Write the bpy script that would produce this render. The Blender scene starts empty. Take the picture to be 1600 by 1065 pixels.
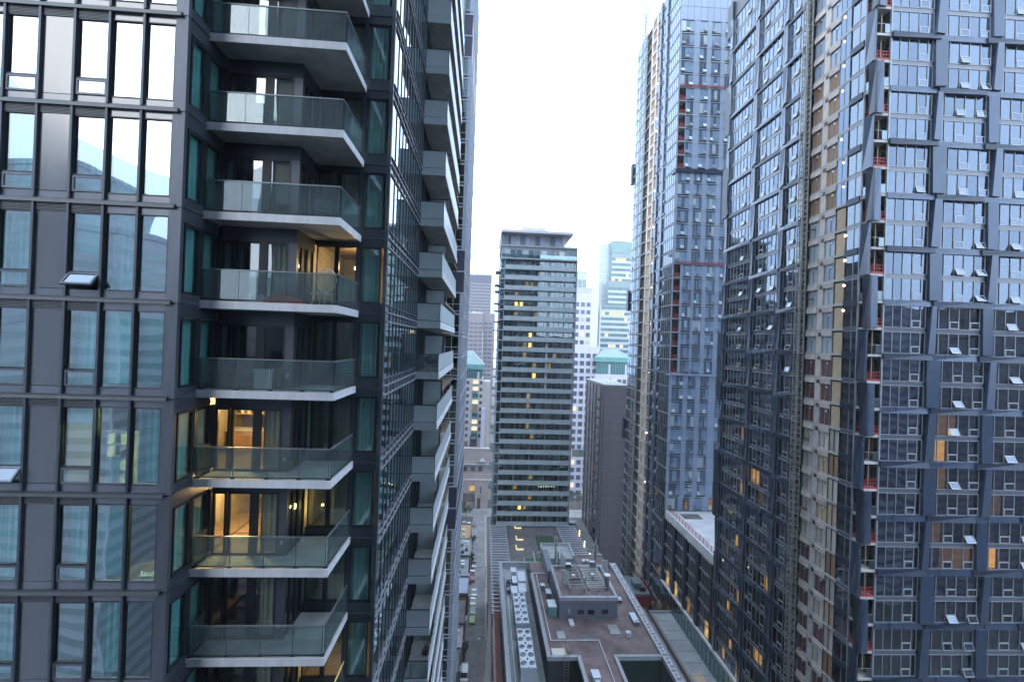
import bpy, math, random
from mathutils import Vector, Matrix, Euler
R_ = math.radians
S = bpy.context.scene
COL = S.collection
rnd = random.Random(7)

# ------------------------------------------------------------------ camera
FPX = 702.0; CAMZ = 87.0
cam_d = bpy.data.cameras.new('camera'); cam = bpy.data.objects.new('camera', cam_d)
COL.objects.link(cam); S.camera = cam
cam_d.sensor_width = 36.0; cam_d.lens = 36.0 * FPX / 1600.0
cam_d.clip_start = 0.1; cam_d.clip_end = 6000
PITCH, ROLL, YAW = R_(0.32), R_(1.985), R_(3.45)
cp, sp = math.cos(PITCH), math.sin(PITCH); cr, sr = math.cos(ROLL), math.sin(ROLL)
fwd = Vector((0, cp, sp)); up0 = Vector((0, -sp, cp)); rt0 = Vector((1, 0, 0))
Rz = Matrix.Rotation(-YAW, 3, 'Z')
cax, cay, caz = Rz @ (cr * rt0 + sr * up0), Rz @ (-sr * rt0 + cr * up0), Rz @ (-fwd)
M = Matrix((cax, cay, caz)).transposed().to_4x4(); M.translation = Vector((0, 0, CAMZ))
cam.matrix_world = M
CAM = Vector((0, 0, CAMZ))

# ------------------------------------------------------------------ world + sun (overcast dusk)
W = bpy.data.worlds.new('World'); S.world = W; W.use_nodes = True
wn = W.node_tree.nodes; wl = W.node_tree.links; wn.clear()
wo = wn.new('ShaderNodeOutputWorld'); bg = wn.new('ShaderNodeBackground')
sky = wn.new('ShaderNodeTexSky'); sky.sky_type = 'NISHITA'; sky.sun_disc = False
sky.sun_elevation = R_(24); sky.sun_rotation = R_(215); sky.air_density = 1.2; sky.dust_density = 2.0
tcn = wn.new('ShaderNodeTexCoord'); nz = wn.new('ShaderNodeTexNoise')
nz.inputs['Scale'].default_value = 2.2; nz.inputs['Detail'].default_value = 5
rp = wn.new('ShaderNodeValToRGB')
rp.color_ramp.elements[0].position = 0.3; rp.color_ramp.elements[0].color = (15.2, 19.6, 25.6, 1)
rp.color_ramp.elements[1].position = 0.72; rp.color_ramp.elements[1].color = (21.8, 25.8, 31.2, 1)
mx = wn.new('ShaderNodeMixRGB'); mx.inputs[0].default_value = 0.86
wl.new(tcn.outputs['Generated'], nz.inputs['Vector']); wl.new(nz.outputs['Fac'], rp.inputs['Fac'])
wl.new(sky.outputs['Color'], mx.inputs[1]); wl.new(rp.outputs['Color'], mx.inputs[2])
wl.new(mx.outputs['Color'], bg.inputs['Color']); bg.inputs['Strength'].default_value = 0.10
wl.new(bg.outputs['Background'], wo.inputs['Surface'])
sun_d = bpy.data.lights.new('sun', 'SUN'); sun = bpy.data.objects.new('sun', sun_d); COL.objects.link(sun)
sun_d.energy = 0.5; sun_d.angle = R_(25); sun_d.color = (1.0, 0.95, 0.9)
sun.rotation_euler = Euler((R_(62), 0, R_(-35)), 'XYZ')
S.view_settings.view_transform = 'Standard'; S.view_settings.look = 'None'
S.view_settings.exposure = 0.62; S.view_settings.gamma = 1.0
S.view_settings.use_curve_mapping = False
S.cycles.max_bounces = 7; S.cycles.transparent_max_bounces = 14
S.cycles.glossy_bounces = 4; S.cycles.diffuse_bounces = 3
S.cycles.sample_clamp_indirect = 6.0
S.cycles.caustics_reflective = False; S.cycles.caustics_refractive = False

# ------------------------------------------------------------------ materials
MT = {}
def _new(name):
    m = bpy.data.materials.new(name); m.use_nodes = True
    n = m.node_tree.nodes; n.clear(); o = n.new('ShaderNodeOutputMaterial'); MT[name] = m
    return m, n, m.node_tree.links, o
def mat(name, col, rough=0.6, metal=0.0, var=0.25, scale=1.5, col2=None, bump=0.0, bscale=20, streak=False, spec=0.5, stretch=None):
    m, n, l, o = _new(name)
    p = n.new('ShaderNodeBsdfPrincipled'); l.new(p.outputs[0], o.inputs[0])
    tc = n.new('ShaderNodeTexCoord'); mp = n.new('ShaderNodeMapping')
    l.new(tc.outputs['Object'], mp.inputs[0])
    if streak: mp.inputs['Scale'].default_value = (1, 1, 0.12)
    if stretch: mp.inputs['Scale'].default_value = stretch
    a = n.new('ShaderNodeTexNoise'); a.inputs['Scale'].default_value = scale; a.inputs['Detail'].default_value = 6
    a.inputs['Roughness'].default_value = 0.65
    l.new(mp.outputs[0], a.inputs['Vector'])
    r = n.new('ShaderNodeValToRGB')
    c2 = col2 or tuple(c * (1 + var) for c in col); c1 = tuple(c * (1 - var) for c in col)
    r.color_ramp.elements[0].position = 0.3; r.color_ramp.elements[0].color = (*c1, 1)
    r.color_ramp.elements[1].position = 0.72; r.color_ramp.elements[1].color = (*c2, 1)
    l.new(a.outputs['Fac'], r.inputs['Fac'])
    oi = n.new('ShaderNodeObjectInfo'); h = n.new('ShaderNodeHueSaturation')
    mr = n.new('ShaderNodeMapRange'); mr.inputs[3].default_value = 1 - var * 0.5; mr.inputs[4].default_value = 1 + var * 0.5
    l.new(oi.outputs['Random'], mr.inputs[0]); l.new(mr.outputs[0], h.inputs['Value'])
    l.new(r.outputs['Color'], h.inputs['Color']); l.new(h.outputs['Color'], p.inputs['Base Color'])
    p.inputs['Metallic'].default_value = metal
    rr = n.new('ShaderNodeMapRange'); rr.inputs[3].default_value = max(0.04, rough - 0.12); rr.inputs[4].default_value = min(1, rough + 0.12)
    l.new(a.outputs['Fac'], rr.inputs[0]); l.new(rr.outputs[0], p.inputs['Roughness'])
    p.inputs['Specular IOR Level'].default_value = spec
    if bump:
        b = n.new('ShaderNodeBump'); b.inputs['Strength'].default_value = bump; b.inputs['Distance'].default_value = 0.02
        a2 = n.new('ShaderNodeTexNoise'); a2.inputs['Scale'].default_value = bscale; a2.inputs['Detail'].default_value = 4
        l.new(tc.outputs['Object'], a2.inputs['Vector']); l.new(a2.outputs['Fac'], b.inputs['Height']); l.new(b.outputs[0], p.inputs['Normal'])
    return m
def glass(name, tint, refl=0.28, rcol=(0.92, 0.97, 1.0), wob=0.012, wscale=0.7, rough=0.0, sheen=0.0):
    m, n, l, o = _new(name)
    tr = n.new('ShaderNodeBsdfTransparent'); tr.inputs[0].default_value = (*tint, 1)
    gl = n.new('ShaderNodeBsdfGlossy'); gl.inputs['Color'].default_value = (*rcol, 1); gl.inputs['Roughness'].default_value = rough
    lw = n.new('ShaderNodeLayerWeight'); lw.inputs['Blend'].default_value = 0.5
    pw = n.new('ShaderNodeMath'); pw.operation = 'POWER'; pw.inputs[1].default_value = 3.5
    ml = n.new('ShaderNodeMath'); ml.operation = 'MULTIPLY_ADD'; ml.inputs[1].default_value = 0.95 - refl; ml.inputs[2].default_value = refl
    l.new(lw.outputs['Facing'], pw.inputs[0]); l.new(pw.outputs[0], ml.inputs[0])
    base = tr
    if sheen:  # patchy pale diffuse colour mixed in to stand for soft reflection on the glass
        df = n.new('ShaderNodeBsdfDiffuse'); df.inputs[0].default_value = (0.62, 0.72, 0.74, 1); dm = n.new('ShaderNodeMixShader')
        dn = n.new('ShaderNodeTexNoise'); dn.inputs['Scale'].default_value = 1.3; dn.inputs['Detail'].default_value = 5; dr = n.new('ShaderNodeMapRange')
        dr.inputs[1].default_value = 0.3; dr.inputs[2].default_value = 0.75; dr.inputs[3].default_value = sheen * 0.5; dr.inputs[4].default_value = sheen * 1.5
        l.new(dn.outputs['Fac'], dr.inputs[0]); l.new(dr.outputs[0], dm.inputs[0]); l.new(tr.outputs[0], dm.inputs[1]); l.new(df.outputs[0], dm.inputs[2]); base = dm
    mix = n.new('ShaderNodeMixShader'); l.new(ml.outputs[0], mix.inputs[0]); l.new(base.outputs[0], mix.inputs[1]); l.new(gl.outputs[0], mix.inputs[2])
    tc = n.new('ShaderNodeTexCoord'); geo = n.new('ShaderNodeNewGeometry')
    nt = n.new('ShaderNodeTexNoise'); nt.inputs['Scale'].default_value = wscale; nt.inputs['Detail'].default_value = 1
    l.new(geo.outputs['Position'], nt.inputs['Vector'])
    # each pane sits a little out of plane: wobble the normal with a slow noise
    sb = n.new('ShaderNodeVectorMath'); sb.operation = 'SUBTRACT'; sb.inputs[1].default_value = (0.5, 0.5, 0.5)
    sc = n.new('ShaderNodeVectorMath'); sc.operation = 'SCALE'; sc.inputs['Scale'].default_value = wob * 2
    ad = n.new('ShaderNodeVectorMath'); ad.operation = 'ADD'
    l.new(nt.outputs['Color'], sb.inputs[0]); l.new(sb.outputs[0], sc.inputs[0]); l.new(sc.outputs[0], ad.inputs[0])
    l.new(geo.outputs['Normal'], ad.inputs[1]); nm = n.new('ShaderNodeVectorMath'); nm.operation = 'NORMALIZE'
    l.new(ad.outputs[0], nm.inputs[0]); l.new(nm.outputs[0], gl.inputs['Normal'])
    l.new(mix.outputs[0], o.inputs[0]); return m
def emit(name, col, st, var=0.35, scale=1.2):
    m, n, l, o = _new(name)
    e = n.new('ShaderNodeEmission'); tc = n.new('ShaderNodeTexCoord'); a = n.new('ShaderNodeTexNoise'); a.inputs['Scale'].default_value = scale
    l.new(tc.outputs['Object'], a.inputs['Vector']); r = n.new('ShaderNodeValToRGB')
    r.color_ramp.elements[0].position = 0.3; r.color_ramp.elements[1].position = 0.7
    r.color_ramp.elements[0].color = (*[c * (1 - var) for c in col], 1); r.color_ramp.elements[1].color = (*col, 1)
    l.new(a.outputs['Fac'], r.inputs[0]); l.new(r.outputs[0], e.inputs[0]); e.inputs[1].default_value = st; l.new(e.outputs[0], o.inputs[0]); return m

mat('dark_cladding', (0.080, 0.095, 0.122), 0.42, 0.35, 0.32, 1.7, streak=True, bump=0.06, bscale=1.5)
mat('dark_frame', (0.045, 0.058, 0.080), 0.45, 0.3, 0.15, 2)
mat('black_metal', (0.018, 0.024, 0.034), 0.45, 0.2, 0.2, 3)
mat('louvre_metal', (0.11, 0.12, 0.13), 0.5, 0.4, 0.15, 3)
mat('solid_panel', (0.07, 0.082, 0.098), 0.16, 0.0, 0.2, 0.9, spec=1.0, streak=True, bump=0.05, bscale=1.2)
mat('spandrel_glass', (0.10, 0.115, 0.15), 0.2, 0.0, 0.15, 0.6, spec=0.9)
mat('white_fascia', (0.64, 0.67, 0.73), 0.5, 0, 0.16, 2.5, streak=True)
mat('concrete', (0.44, 0.45, 0.44), 0.85, 0, 0.35, 0.9, bump=0.3)
mat('pale_concrete', (0.36, 0.37, 0.39), 0.85, 0, 0.2, 0.7, bump=0.2)
mat('room_dark', (0.05, 0.05, 0.055), 0.8, 0, 0.4, 0.6)
mat('room_wall', (0.30, 0.27, 0.22), 0.8, 0, 0.25, 0.5)
mat('room_floor', (0.16, 0.12, 0.09), 0.5, 0, 0.3, 1.0)
mat('curtain_teal', (0.46, 0.70, 0.70), 0.9, 0, 0.15, 2.5, streak=True)
mat('curtain_bright', (0.72, 0.84, 0.82), 0.9, 0, 0.12, 2.5, streak=True)
mat('curtain_pale', (0.70, 0.75, 0.74), 0.9, 0, 0.12, 2.5, streak=True)
mat('blind_cream', (0.55, 0.55, 0.48), 0.9, 0, 0.08, 1.5)
mat('white_metal', (0.62, 0.65, 0.72), 0.4, 0.2, 0.1, 2)
mat('sash_frame', (0.42, 0.44, 0.48), 0.45, 0.3, 0.15, 2)
mat('pale_frame', (0.29, 0.31, 0.345), 0.45, 0.3, 0.15, 2)
mat('bay_frame', (0.46, 0.50, 0.60), 0.45, 0.2, 0.15, 1)
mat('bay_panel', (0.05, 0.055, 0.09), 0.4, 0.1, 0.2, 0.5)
mat('rail_teal', (0.36, 0.45, 0.49), 0.25, 0, 0.15, 0.6)
mat('frosted', (0.38, 0.46, 0.50), 0.35, 0, 0.1, 0.6)
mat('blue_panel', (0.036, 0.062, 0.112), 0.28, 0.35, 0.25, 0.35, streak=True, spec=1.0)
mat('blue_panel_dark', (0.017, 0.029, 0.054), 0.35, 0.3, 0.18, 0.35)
mat('grey_panel', (0.27, 0.33, 0.43), 0.4, 0.2, 0.1, 0.3, streak=True)
mat('interior_brown', (0.13, 0.10, 0.08), 0.8, 0, 0.7, 0.45, bump=0.0)
mat('interior_grey', (0.13, 0.13, 0.135), 0.8, 0, 0.6, 0.5)
mat('slab_edge', (0.46, 0.45, 0.44), 0.8, 0, 0.2, 1)
mat('insulation', (0.52, 0.40, 0.27), 0.85, 0, 0.15, 1.2)
mat('plastic_sheet', (0.55, 0.50, 0.43), 0.35, 0, 0.35, 1.1, streak=True)
mat('plywood', (0.30, 0.18, 0.10), 0.7, 0, 0.35, 1.4, streak=True)
mat('red_board', (0.12, 0.04, 0.04), 0.7, 0, 0.3, 1.2)
mat('pier_white', (0.58, 0.52, 0.47), 0.8, 0, 0.15, 1.0)
mat('red_rail', (0.32, 0.03, 0.035), 0.5, 0, 0.2, 2)
mat('red_paint', (0.30, 0.03, 0.035), 0.6, 0, 0.3, 1.5)
mat('galv', (0.30, 0.30, 0.27), 0.5, 0.4, 0.3, 3)
mat('rust_beam', (0.16, 0.07, 0.06), 0.6, 0.2, 0.3, 3)
mat('snow_membrane', (0.50, 0.51, 0.54), 0.7, 0, 0.2, 0.3, col2=(0.66, 0.66, 0.69))
mat('asphalt', (0.19, 0.19, 0.20), 0.9, 0, 0.3, 0.25, bump=0.3, bscale=6, col2=(0.29, 0.29, 0.29))
mat('city_ground', (0.085, 0.075, 0.068), 0.95, 0, 0.3, 0.05)
mat('sidewalk', (0.30, 0.29, 0.28), 0.9, 0, 0.2, 0.6, bump=0.2)
mat('roof_maroon', (0.15, 0.088, 0.088), 0.8, 0, 0.45, 0.28, col2=(0.26, 0.20, 0.205), bump=0.3)
mat('roof_gravel', (0.15, 0.145, 0.15), 0.95, 0, 0.35, 0.5, bump=0.5, bscale=12)
mat('roof_membrane', (0.25, 0.27, 0.28), 0.7, 0, 0.2, 0.25, col2=(0.36, 0.39, 0.40))
mat('parapet', (0.42, 0.44, 0.50), 0.55, 0.1, 0.12, 0.8)
mat('pent_wall', (0.15, 0.17, 0.21), 0.6, 0.1, 0.15, 0.6, streak=True)
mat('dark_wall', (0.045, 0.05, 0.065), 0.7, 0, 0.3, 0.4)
mat('green_dark', (0.012, 0.03, 0.028), 0.35, 0, 0.3, 0.3)
mat('red_metal_roof', (0.19, 0.055, 0.045), 0.5, 0.2, 0.35, 0.5, stretch=(2, 0.15, 1))
mat('pink_cap', (0.40, 0.30, 0.27), 0.7, 0, 0.15, 0.5)
mat('chiller', (0.52, 0.57, 0.65), 0.45, 0.2, 0.1, 1)
mat('white_box', (0.62, 0.66, 0.72), 0.5, 0.1, 0.1, 1)
mat('grass_turf', (0.02, 0.11, 0.035), 0.95, 0, 0.3, 3, bump=0.4)
mat('hedge', (0.03, 0.07, 0.03), 0.9, 0, 0.4, 2)
mat('antenna', (0.45, 0.50, 0.49), 0.5, 0.1, 0.12, 1)
mat('steel', (0.20, 0.24, 0.27), 0.45, 0.5, 0.2, 2)
mat('tower_concrete', (0.22, 0.25, 0.29), 0.7, 0, 0.2, 0.4)
mat('tower_slab', (0.32, 0.38, 0.41), 0.7, 0, 0.15, 0.4)
mat('crown_slab', (0.60, 0.60, 0.64), 0.6, 0, 0.08, 0.2)
mat('precast_pink', (0.42, 0.35, 0.33), 0.8, 0, 0.12, 0.15)
mat('precast_cream', (0.50, 0.46, 0.44), 0.8, 0, 0.12, 0.15)
mat('precast_white', (0.58, 0.57, 0.66), 0.7, 0, 0.08, 0.15)
mat('precast_beige', (0.46, 0.42, 0.38), 0.8, 0, 0.1, 0.15)
mat('grey_stone', (0.19, 0.17, 0.175), 0.8, 0, 0.12, 0.1)
mat('brown_slab', (0.27, 0.25, 0.28), 0.8, 0, 0.12, 0.25, streak=True)
mat('brown_brick', (0.17, 0.13, 0.11), 0.85, 0, 0.3, 0.5)
mat('bronze', (0.05, 0.055, 0.10), 0.4, 0.3, 0.15, 0.1)
mat('copper_green', (0.20, 0.30, 0.29), 0.6, 0.1, 0.15, 0.2)
mat('teal_metal', (0.14, 0.36, 0.36), 0.5, 0.2, 0.15, 0.2)
mat('far_window', (0.05, 0.06, 0.10), 0.15, 0, 0.4, 0.2, spec=1.0)
mat('far_window_teal', (0.06, 0.12, 0.14), 0.12, 0, 0.4, 0.2, spec=1.0)
mat('panel_glass', (0.17, 0.26, 0.38), 0.12, 0, 0.35, 0.3, spec=1.0)
mat('panel_glass_dark', (0.06, 0.10, 0.16), 0.1, 0, 0.35, 0.3, spec=1.0)
mat('green_glass', (0.15, 0.22, 0.225), 0.12, 0, 0.2, 0.05, spec=1.0)
mat('pale_glass', (0.38, 0.46, 0.49), 0.12, 0, 0.1, 0.05, spec=1.0)
mat('paint_white', (0.70, 0.71, 0.72), 0.3, 0, 0.05, 1)
mat('paint_grey', (0.18, 0.19, 0.20), 0.3, 0.3, 0.05, 1)
mat('paint_lime', (0.26, 0.40, 0.03), 0.35, 0, 0.08, 1)
mat('paint_red', (0.25, 0.02, 0.025), 0.3, 0, 0.08, 1)
mat('tyre', (0.02, 0.02, 0.02), 0.8, 0, 0.2, 3)
mat('car_glass', (0.01, 0.014, 0.018), 0.08, 0, 0.1, 1, spec=1.0)
mat('bark', (0.06, 0.045, 0.03), 0.9, 0, 0.3, 3)
mat('leaf', (0.045, 0.085, 0.03), 0.8, 0, 0.45, 0.8)
mat('leaf_dark', (0.03, 0.05, 0.028), 0.8, 0, 0.45, 0.8)
mat('orange_cloth', (0.55, 0.10, 0.05), 0.85, 0, 0.3, 6)
mat('grey_cloth', (0.40, 0.44, 0.48), 0.85, 0, 0.3, 6)
mat('wood', (0.20, 0.12, 0.07), 0.7, 0, 0.2, 2)
mat('cushion_red', (0.35, 0.03, 0.06), 0.9, 0, 0.2, 2)
mat('tan_wood', (0.38, 0.24, 0.12), 0.7, 0, 0.2, 2)
glass('g_door', (0.78, 0.79, 0.76), 0.12, (0.93, 0.97, 1.0), 0.008, 0.5)
glass('g_near', (0.60, 0.84, 0.86), 0.185, (0.93, 0.97, 1.0), 0.010, 0.5)
glass('g_near2', (0.52, 0.76, 0.79), 0.205, (0.90, 0.97, 1.0), 0.012, 0.5)
glass('g_rail', (0.62, 0.72, 0.73), 0.055, (0.85, 0.93, 1.0), 0.01, 0.5, 0.0, 0.09)
glass('g_rail_frost', (0.42, 0.55, 0.60), 0.2, (0.75, 0.88, 0.98), 0.01, 0.5, 0.2)
glass('g_w3', (0.74, 0.89, 0.89), 0.13, (0.9, 0.97, 1.0), 0.008, 0.5)
glass('g_blue', (0.42, 0.38, 0.35), 0.205, (0.56, 0.71, 0.93), 0.014, 0.35)
glass('g_blue2', (0.36, 0.33, 0.31), 0.175, (0.54, 0.69, 0.92), 0.022, 0.35)
glass('g_side', (0.38, 0.35, 0.33), 0.20, (0.64, 0.78, 0.96), 0.012, 0.35)
glass('g_sash', (0.40, 0.42, 0.44), 0.20, (0.74, 0.84, 0.95), 0.004, 0.5)
glass('g_tower', (0.62, 0.66, 0.64), 0.13, (0.72, 0.85, 0.95), 0.004, 0.3)
glass('g_teal', (0.35, 0.50, 0.50), 0.26, (0.72, 0.90, 0.95), 0.02, 0.4)
glass('g_podium', (0.25, 0.42, 0.42), 0.25, (0.65, 0.88, 0.9), 0.01, 0.4)
emit('lit_amber', (1.0, 0.48, 0.10), 0.75, 0.6, 0.9)
emit('lit_yellow', (1.0, 0.62, 0.20), 0.6, 0.55, 1.0)
emit('lit_warm_white', (1.0, 0.84, 0.52), 0.8, 0.4, 1.0)
emit('lit_strong', (1.0, 0.60, 0.17), 4.2, 0.35, 2.5)
emit('lit_strong_dim', (0.8, 0.50, 0.22), 0.85, 0.5, 2.0)
emit('lit_far', (1.0, 0.86, 0.60), 0.85, 0.35, 0.6)
emit('lit_dim', (0.75, 0.42, 0.14), 0.32, 0.7, 0.7)
emit('bulb', (1.0, 0.84, 0.52), 12.0, 0.0)
emit('bulb_soft', (1.0, 0.72, 0.36), 3.2, 0.1)
emit('cool_strip', (0.65, 0.92, 1.0), 1.6, 0.1)

# ------------------------------------------------------------------ framework
BOXC = {}
BF = [(0, 3, 2, 1), (4, 5, 6, 7), (0, 1, 5, 4), (1, 2, 6, 5), (2, 3, 7, 6), (3, 0, 4, 7)]
def box_vf(sx, sy, sz):
    x, y, z = sx / 2, sy / 2, sz / 2
    return [(-x, -y, -z), (x, -y, -z), (x, y, -z), (-x, y, -z), (-x, -y, z), (x, -y, z), (x, y, z), (-x, y, z)], BF
MESHC = {}
def mesh_for(key, vf, m):
    k = (key, m)
    if k not in MESHC:
        me = bpy.data.meshes.new('part_mesh'); me.from_pydata(vf[0], [], vf[1]); me.update(); me.materials.append(MT[m]); MESHC[k] = me
    return MESHC[k]
RF_ANG = R_(2.76 - 3.45)
class Thing:
    """one top-level object: an Empty at its base, its parts as children; coordinates are given in building-frame metres"""
    def __init__(s, name, label, cat, base=(0, 0, 0), frame=0, group=None, rot=0.0, kind=None):
        s.e = bpy.data.objects.new(name, None); COL.objects.link(s.e); s.e.empty_display_size = 0.5
        s.base = Vector(base); s.rot = rot; a = RF_ANG if frame else 0.0
        s.R = Matrix.Rotation(a, 3, 'Z'); s.Rl = Matrix.Rotation(rot, 3, 'Z')
        s.e.location = s.R @ s.base; s.e.rotation_euler = (0, 0, a + rot)
        if label: s.e['label'] = label; s.e['category'] = cat
        if group: s.e['group'] = group
        if kind: s.e['kind'] = kind
        s.q = {}
    def _w(s, p): return s.R @ (s.base + s.Rl @ Vector(p))
    def add(s, kind, key, vf, m, loc, rot=(0, 0, 0), size=1.0, label=None, force=False):
        """loc relative to base"""
        d = max(1.0, (s._w(loc) - CAM).length)
        s.q.setdefault(kind, []).append([FPX * size / d, key, vf, m, Vector(loc), rot, label, force])
        return s
    def box(s, kind, a, b, m, rot=(0, 0, 0), label=None, force=False, rel=False):
        """box from corner a to corner b in frame coordinates (or relative to base)"""
        a = Vector(a); b = Vector(b)
        if not rel: a = a - s.base; b = b - s.base
        c = (a + b) / 2; d = [max(0.002, round(abs(v), 3)) for v in (b - a)]
        return s.add(kind, ('b', *d), box_vf(*d), m, c, rot, max(d), label, force)
    def part(s, name, key, vf, m, loc, rot=(0, 0, 0), parent=None, label=None, rel=True):
        """immediate individual part or sub-part, returns the object (parent must be un-rotated)"""
        loc = Vector(loc)
        if not rel: loc = loc - s.base
        o = bpy.data.objects.new(name, mesh_for(key, vf, m)); COL.objects.link(o)
        o.parent = parent or s.e
        off = Vector(parent['_l']) if parent is not None else Vector((0, 0, 0))
        o.location = loc - off; o.rotation_euler = rot
        o['_l'] = tuple(loc)
        if label: o['label'] = label
        return o
    def pbox(s, name, a, b, m, parent=None, rot=(0, 0, 0), label=None, rel=False):
        a = Vector(a); b = Vector(b)
        if not rel: a = a - s.base; b = b - s.base
        c = (a + b) / 2; d = [max(0.002, round(abs(v), 3)) for v in (b - a)]
        return s.part(name, ('b', *d), box_vf(*d), m, c, rot, parent, label)
    def done(s, thr=6.0, lim=290):
        for kind, L in s.q.items():
            L.sort(key=lambda t: -t[0])
            ind = [t for i, t in enumerate(L) if t[7] or (t[0] >= thr and i < lim)]
            ids = set(map(id, ind)); rest = [t for t in L if id(t) not in ids]
            if len(rest) == 1: ind += rest; rest = []
            for t in ind:
                o = bpy.data.objects.new(kind, mesh_for(t[1], t[2], t[3])); COL.objects.link(o)
                o.parent = s.e; o.location = t[4]; o.rotation_euler = t[5]
                if t[6]: o['label'] = t[6]
            if rest:
                V, F, MI, mats = [], [], [], []
                for t in rest:
                    rm = Euler(t[5]).to_matrix(); b0 = len(V)
                    V += [tuple(rm @ Vector(v) + t[4]) for v in t[2][0]]
                    if t[3] not in mats: mats.append(t[3])
                    mi = mats.index(t[3])
                    for f in t[2][1]: F.append(tuple(i + b0 for i in f)); MI.append(mi)
                me = bpy.data.meshes.new(kind); me.from_pydata(V, [], F); me.update()
                for m in mats: me.materials.append(MT[m])
                me.polygons.foreach_set('material_index', MI)
                o = bpy.data.objects.new(kind, me); COL.objects.link(o); o.parent = s.e; o['kind'] = 'stuff'
        s.q = {}
        return s
def tube_vf(p, q, r, n=6):
    p = Vector(p); q = Vector(q); d = (q - p).normalized()
    u = d.orthogonal().normalized(); v = d.cross(u); V = []
    for e in (p, q):
        for i in range(n):
            a = 2 * math.pi * i / n; V.append(tuple(e + u * math.cos(a) * r + v * math.sin(a) * r))
    F = [(i, (i + 1) % n, n + (i + 1) % n, n + i) for i in range(n)] + [tuple(range(n))[::-1], tuple(range(n, 2 * n))]
    return V, F
def merge(*vfs):
    V, F = [], []
    for v, f in vfs:
        b = len(V); V += list(v); F += [tuple(i + b for i in g) for g in f]
    return V, F
def off(vf, d):
    return [(v[0] + d[0], v[1] + d[1], v[2] + d[2]) for v in vf[0]], vf[1]
def bb(a, b):
    return off(box_vf(b[0] - a[0], b[1] - a[1], b[2] - a[2]), tuple((x + y) / 2 for x, y in zip(a, b)))
def curtain_vf(w, h, axis='x', n=14, amp=0.035, seed=0, sag=0.0):
    r = random.Random(seed); V = []; F = []
    for j in range(2):
        for i in range(n + 1):
            u = (i / n - 0.5) * w; o = amp * math.sin(i * 1.9 + r.random() * 0.8) * (0.6 + 0.6 * j)
            z = h / 2 if j else -h / 2 + sag * (i / n) ** 3
            V.append((u, o, z) if axis == 'x' else (o, u, z))
    for i in range(n): F.append((i, i + 1, n + 2 + i, n + 1 + i))
    return V, F
_uid = [0]
def uid(): _uid[0] += 1; return ('u', _uid[0])
def structure(name, vf, m, loc=(0, 0, 0)):
    me = bpy.data.meshes.new(name); me.from_pydata(vf[0], [], vf[1]); me.update(); me.materials.append(MT[m])
    o = bpy.data.objects.new(name, me); COL.objects.link(o); o.location = loc; o['kind'] = 'structure'; return o
def frame_box(th, name, a, b, t, m, axis, depth, parent=None):
    """rectangular frame (4 bars) as one mesh; axis = normal axis ('x' or 'y'); a, b corners in frame coords (2 in-plane extents)"""
    a = Vector(a) - th.base; b = Vector(b) - th.base; c = (a + b) / 2
    if axis == 'y':
        w, h = b.x - a.x, b.z - a.z
        vf = merge(bb((-w/2, -depth/2, -h/2), (w/2, depth/2, -h/2 + t)), bb((-w/2, -depth/2, h/2 - t), (w/2, depth/2, h/2)),
                   bb((-w/2, -depth/2, -h/2 + t), (-w/2 + t, depth/2, h/2 - t)), bb((w/2 - t, -depth/2, -h/2 + t), (w/2, depth/2, h/2 - t)))
    else:
        w, h = b.y - a.y, b.z - a.z
        vf = merge(bb((-depth/2, -w/2, -h/2), (depth/2, w/2, -h/2 + t)), bb((-depth/2, -w/2, h/2 - t), (depth/2, w/2, h/2)),
                   bb((-depth/2, -w/2, -h/2 + t), (depth/2, -w/2 + t, h/2 - t)), bb((-depth/2, w/2 - t, -h/2 + t), (depth/2, w/2, h/2 - t)))
    return th.part(name, ('f', axis, round(w, 3), round(h, 3), t, depth), vf, m, c, parent=parent)
# ================================================================== ground
structure('ground', ([(-1600, -550, 0), (1600, -550, 0), (1600, 1450, 0), (-1600, 1450, 0)], [(0, 1, 2, 3)]), 'city_ground', (0, 0, -0.05))
structure('alley', bb((-2.7, 40, -0.03), (3.0, 228, 0.0)), 'asphalt')
structure('sidewalk', bb((3.0, 40, -0.02), (3.75, 226, 0.12)), 'sidewalk')
structure('street', bb((-60, 226, -0.04), (120, 234, -0.004)), 'asphalt')
structure('sidewalk', bb((-60, 234, -0.02), (120, 236, 0.14)), 'sidewalk')

# ================================================================== left tower
SH = 2.948
def LZ(k): return 79.03 + SH * k
lt = Thing('apartment_tower', 'dark grey glass tower filling the left side, with stacked white-edged balconies', 'tower', (-14, 30, 0))
K0, K1 = -11, 13
# --- core volumes of the building (rooms behind the glass)
for k in range(K0, K1 + 1):
    z = LZ(k)
    lt.box('floor_slab', (-26, 14.52, z - 0.05), (-9.56, 26, z + 0.2), 'room_floor')
    lt.box('floor_slab', (-9.5, 18.25, z - 0.05), (-4.15, 62, z + 0.2), 'room_floor')
    lt.box('floor_slab', (-9.5, 16.55, z - 0.05), (-6.9, 18.2, z + 0.2), 'room_floor')
    if k % 1 == 0:
        lt.box('partition_wall', (-26, 18.6, z + 0.2), (-10.8, 18.75, z + SH - 0.05), 'room_wall')
        lt.box('partition_wall', (-10.6, 22.2, z + 0.2), (-4.3, 22.35, z + SH - 0.05), 'room_wall')
        lt.box('partition_wall', (-12.75, 14.6, z + 0.2), (-12.65, 18.6, z + SH - 0.05), 'room_wall')
        lt.box('partition_wall', (-10.62, 16.6, z + 0.2), (-10.52, 22.2, z + SH - 0.05), 'room_wall')
        lt.box('partition_wall', (-7.02, 16.62, z + 0.2), (-6.92, 22.2, z + SH - 0.05), 'room_wall')
        lt.box('partition_wall', (-6.9, 22.5, z + 0.2), (-6.8, 61.5, z + SH - 0.05), 'room_dark')
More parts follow.
